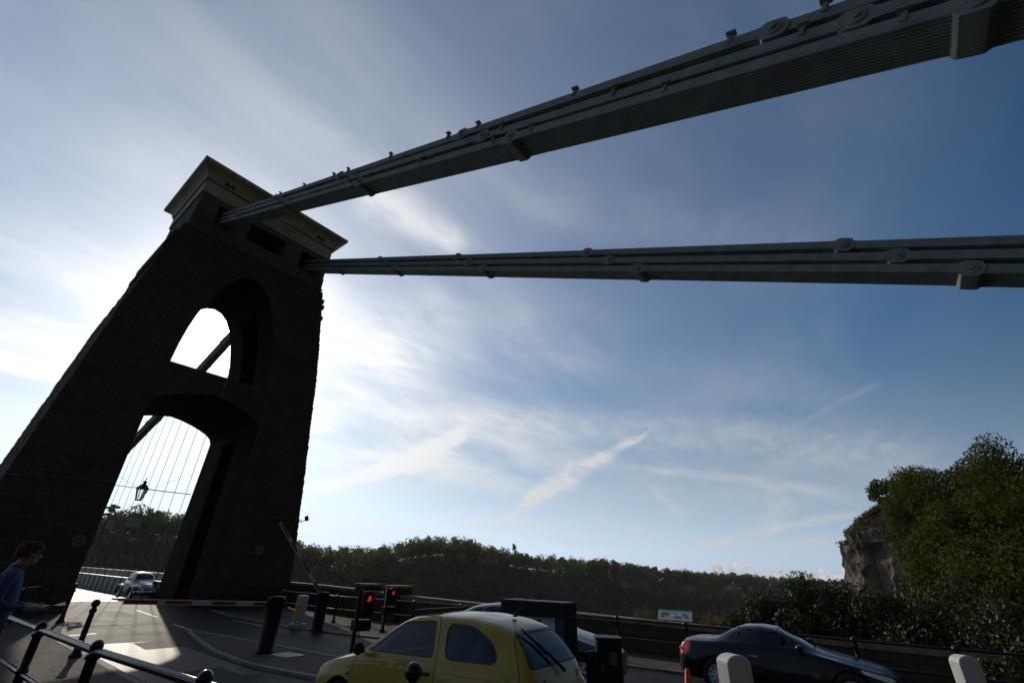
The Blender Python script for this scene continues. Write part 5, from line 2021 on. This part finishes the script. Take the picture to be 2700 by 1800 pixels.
for (az, r, el, cr_, lab) in BU:
    top = CAM.z + r * math.tan(R(el))
    pos = polar(az, r)
    pos.z = -.45
    t = thing('bush', lab, 'bush', pos, 0, 'bushes behind the parapet')
    H = top - pos.z
    a = MB()
    for k in range(7):
        q_ = rg.uniform(0, 6.28)
        a.tube([(0, 0, -.2), (math.cos(q_) * cr_ * .3, math.sin(q_) * cr_ * .3, H * .4), (math.cos(q_) * cr_ * .7, math.sin(q_) * cr_ * .7, H * rg.uniform(.6, .85))], [.05, .035, .01], 5)
    a.build('stem', M['bark'], t)
    p, q = crown_cloud(11000, cr_ * 1.1, cr_ * 1.1, H * .56, 22, rg, (.26, .44), .3)
    p += np.array([0, 0, H * .46])
    quad_mesh('foliage', leaf_quads(p, .11, rg, q, .5), M['leaf_gloss'], t)

# weeds rooted in the parapet
for (x, y, z_, lab) in ((8.25, -24.6, .86, 'thin dry weeds on the parapet, left of the information board'), (8.45, -26.75, .82, 'bushy weeds on the parapet, right of the information board')):
    t = thing('weed', lab, 'weed', (x, y, z_), 0, 'weeds on the parapet')
    P4 = []
    for k in range(60):
        b0 = np.array([rg.normal() * .10, rg.normal() * .22, 0])
        tip = b0 + np.array([rg.normal() * .07, rg.normal() * .07, rg.uniform(.12, .42)])
        w_ = np.array([.006, .006, 0])
        P4.append([b0 - w_, b0 + w_, tip + w_ * .4, tip - w_ * .4])
    P4 = np.concatenate([np.array(P4), leaf_quads(rg.normal(size=(160, 3)) * np.array([.10, .22, .08]) + np.array([0, 0, .15]), .06, rg)])
    quad_mesh('stalks', P4, M['leaf_dry'], t)

# ------------------------------------------------------------------ the walker on the left
pr = thing('person', 'person in a blue shirt with reddish hair, holding a leaflet at the left edge', 'person', (-7.18, -24.1, .46), R(-6))
pr.scale = (.93, .93, .93)
skin = mat('skin', (0.30, 0.17, 0.12), 0.55, var=.08, scale=8)
shirt = mat('blue_shirt', (0.036, 0.062, 0.125), 0.85, var=.18, scale=5, bump=.5, bscale=7)
trous = mat('dark_trousers', (0.02, 0.022, 0.03), 0.85, var=.2)
J = {}
E = []


def chain_(pts, root=None):
    prev = root
    for i, (p, r_) in enumerate(pts):
        k = len(J)
        J[k] = (p, r_)
        if prev is not None:
            E.append((prev, k))
        prev = k
    return prev


chain_([((0, 0, .96), .135)])
chain_([((.0, 0, 1.10), (.150)), ((.0, 0, 1.26), .155), ((-.015, 0, 1.40), .150), ((-.02, 0, 1.50), .105), ((.01, 0, 1.555), .066), ((.035, 0, 1.595), .064), ((.06, 0, 1.66), .085), ((.065, 0, 1.72), .096), ((.06, 0, 1.78), .072)], 0)
NECK, HEAD, HEADM = 4, 7, 8
chain_([((.125, 0, 1.607), .046), ((.150, 0, 1.595), .024)], 7)                  # jaw and chin
chain_([((.150, 0, 1.67), .030), ((.178, 0, 1.655), .014)], 7)                  # nose
for s in (-1, 1):
    chain_([((.055, s * .088, 1.69), .022), ((.045, s * .108, 1.695), .012)], 8)  # ears
    sh = chain_([((-.02, s * .13, 1.485), .085), ((-.02, s * .20, 1.465), .075)], 3)
    if s < 0:
        el = chain_([((-.05, -.255, 1.32), .062), ((-.045, -.275, 1.18), .052), ((.09, -.245, 1.13), .046), ((.235, -.20, 1.115), .036), ((.29, -.185, 1.118), .036)], sh)
        pal = chain_([((.345, -.175, 1.12), .034)], el)
        for k, dy in enumerate((-.028, -.010, .009, .026)):
            L_ = (.030, .036, .034, .027)[k]
            chain_([((.375, -.178 + dy, 1.112), .011), ((.375 + L_, -.176 + dy, 1.094), .0095), ((.380 + L_ * 1.7, -.172 + dy * .9, 1.100), .0085)], pal)
        chain_([((.325, -.140, 1.138), .013), ((.360, -.122, 1.148), .0105), ((.390, -.120, 1.146), .009)], pal)
    else:
        el = chain_([((-.02, .255, 1.32), .062), ((.0, .275, 1.18), .052), ((.14, .22, 1.13), .046), ((.26, .13, 1.115), .036), ((.315, .10, 1.118), .036)], sh)
        pal = chain_([((.365, .075, 1.12), .034)], el)
        for k, dy in enumerate((-.026, -.009, .009, .026)):
            L_ = (.027, .034, .036, .030)[k]
            chain_([((.395, .070 + dy, 1.112), .011), ((.395 + L_, .065 + dy, 1.094), .0095), ((.40 + L_ * 1.7, .06 + dy, 1.100), .0085)], pal)
        chain_([((.345, .040, 1.138), .013), ((.380, .022, 1.148), .0105), ((.41, .02, 1.146), .009)], pal)
    st_ = .14 * s
    lg = chain_([((.0, s * .09, .88), .105), ((.04 + st_ * .5, s * .10, .68), .082), ((.06 + st_, s * .10, .49), .062), ((-.01 + st_ * 1.3, s * .10, .28), .055), ((-.08 + st_ * 1.6, s * .10, .09), .042)], 0)
    chain_([((-.02 + st_ * 1.6, s * .105, .045), .042), ((.07 + st_ * 1.6, s * .11, .035), .036), ((.12 + st_ * 1.6, s * .11, .03), .026)], lg)
me = bpy.data.meshes.new('body')
me.from_pydata([J[k][0] for k in range(len(J))], E, [])
bo = bpy.data.objects.new('body', me)
col.objects.link(bo)
sk = bo.modifiers.new('skin', 'SKIN')
sk.use_smooth_shade = True
for k in range(len(J)):
    r_ = J[k][1]
    me.skin_vertices[0].data[k].radius = (r_, r_ * (1.35 if k in (0, 1, 2, 3) else 1.0)) if k in (0, 1, 2, 3) else (r_, r_)
    me.skin_vertices[0].data[k].use_root = (k == 0)
sb_ = bo.modifiers.new('sub', 'SUBSURF')
sb_.levels = sb_.render_levels = 2
dg = bpy.context.evaluated_depsgraph_get()
m2 = bpy.data.meshes.new_from_object(bo.evaluated_get(dg))
bo.modifiers.clear()
bo.data = m2
m2.materials.clear()
for mm in (skin, shirt, trous):
    m2.materials.append(mm)
for p in m2.polygons:
    c = p.center
    p.use_smooth = True
    p.material_index = 0
    if c.z < .99:
        p.material_index = 2
    elif c.z < 1.548 and not (c.x > .22 and c.z < 1.25):
        p.material_index = 1
bo.parent = pr
# hair: many short curved locks over a cap
hp, hn = [], []
cen = np.array([.045, 0, 1.73])
vs, fs = [], []
for k in range(1500):
    v = rg.normal(size=3)
    v /= np.linalg.norm(v)
    if v[2] < -.55 or (v[0] > .55 and v[2] < .35) or (v[0] > .2 and v[2] < -.05):
        continue
    b0 = cen + v * np.array([.106, .092, .088])
    dr = v * .22 + np.array([.25 if v[0] > .2 else -.25, 0, -.55 if v[2] < .5 else .0]) + rg.normal(size=3) * .16
    dr /= np.linalg.norm(dr)
    L_ = rg.uniform(.025, .05)
    sd_ = np.cross(dr, v)
    sd_ = sd_ / (np.linalg.norm(sd_) + 1e-6) * .007
    m_ = b0 + dr * L_ * .5 + v * .012
    e_ = b0 + dr * L_ + np.array([0, 0, -.012])
    o = len(vs)
    vs += [tuple(b0 - sd_), tuple(b0 + sd_), tuple(m_ + sd_), tuple(m_ - sd_), tuple(e_)]
    fs += [(o, o + 1, o + 2, o + 3), (o + 3, o + 2, o + 4)]
mb = MB()
mb.add(vs, fs, True)
mb.ball(tuple(cen), .1, 16, 12, (1.10, .98, .96))
for i in range(len(mb.v) - 16 * 13, len(mb.v)):
    x_, y_, z_ = mb.v[i]
    if x_ > .10 and z_ < 1.745:
        mb.v[i] = (.10 + (x_ - .10) * .15, y_, z_)
    if z_ < 1.675:
        mb.v[i] = (min(mb.v[i][0], .05), y_, 1.675 + (z_ - 1.675) * .4)
mb.build('hair', leaf_mat('auburn_hair', (0.07, 0.026, 0.010), (0.15, 0.060, 0.022), .5, .4, 20), pr, autofix=False)
mb = MB()
for s in (-1, 1):
    mb.ball((.148, s * .034, 1.693), .010, 8, 6)
mb.build('eyes', M['trim'], pr)
sh_ = MB()
N_ = 8
for i in range(N_ + 1):
    for j in range(5):
        u, v = i / N_, j / 4
        sh_.v.append((.37 + u * .22, -.22 + v * .30, 1.122 + .035 * u + .012 * math.sin(u * 5 + v * 2)))
for i in range(N_):
    for j in range(4):
        a_ = i * 5 + j
        sh_.f.append((a_, a_ + 5, a_ + 6, a_ + 1))
sh_.sm = [True] * len(sh_.f)
sh_.mi = [0] * len(sh_.f)
lf = sh_.build('leaflet', mat('printed_paper', (0.62, 0.60, 0.62), 0.7, var=.12, scale=12, c2=(0.66, 0.50, 0.50)))
so_ = lf.modifiers.new('thick', 'SOLIDIFY')
so_.thickness = .0015
lf.location = pr.location
lf.rotation_euler = pr.rotation_euler
lf.scale = pr.scale
tag(lf, 'printed paper leaflet held open by the walker in the blue shirt', 'leaflet')

# collar
a = MB()
for k in range(14):
    q_ = 2 * math.pi * k / 14
    q2 = 2 * math.pi * (k + 1) / 14
    a.add([(-.005 + .085 * math.cos(q_), .085 * math.sin(q_), 1.515), (-.005 + .085 * math.cos(q2), .085 * math.sin(q2), 1.515), (.008 + .075 * math.cos(q2), .078 * math.sin(q2), 1.572), (.008 + .075 * math.cos(q_), .078 * math.sin(q_), 1.572)], [(0, 1, 2, 3)], True)
a.build('collar', shirt, pr, autofix=False)

# ------------------------------------------------------------------ thin evening haze in the air
hb = MB()
hb.box((0, 0, -8.0), (10400, 10400, 120.0))
hm = bpy.data.materials.new('haze_air')
hm.use_nodes = True
hg = NG(hm.node_tree.nodes, hm.node_tree.links)
hg.n.clear()
pv_ = hg.node('ShaderNodeVolumePrincipled')
pv_.inputs['Color'].default_value = (0.93, 0.95, 1.0, 1)
pv_.inputs['Density'].default_value = HAZE = 0.00008
pv_.inputs['Anisotropy'].default_value = 0.35
ho = hg.node('ShaderNodeOutputMaterial')
hg.l.new(pv_.outputs[0], ho.inputs['Volume'])
hz_ = hb.build('haze', hm)
tag(hz_, 'thin pale haze in the air over the gorge', 'haze', kind='stuff')
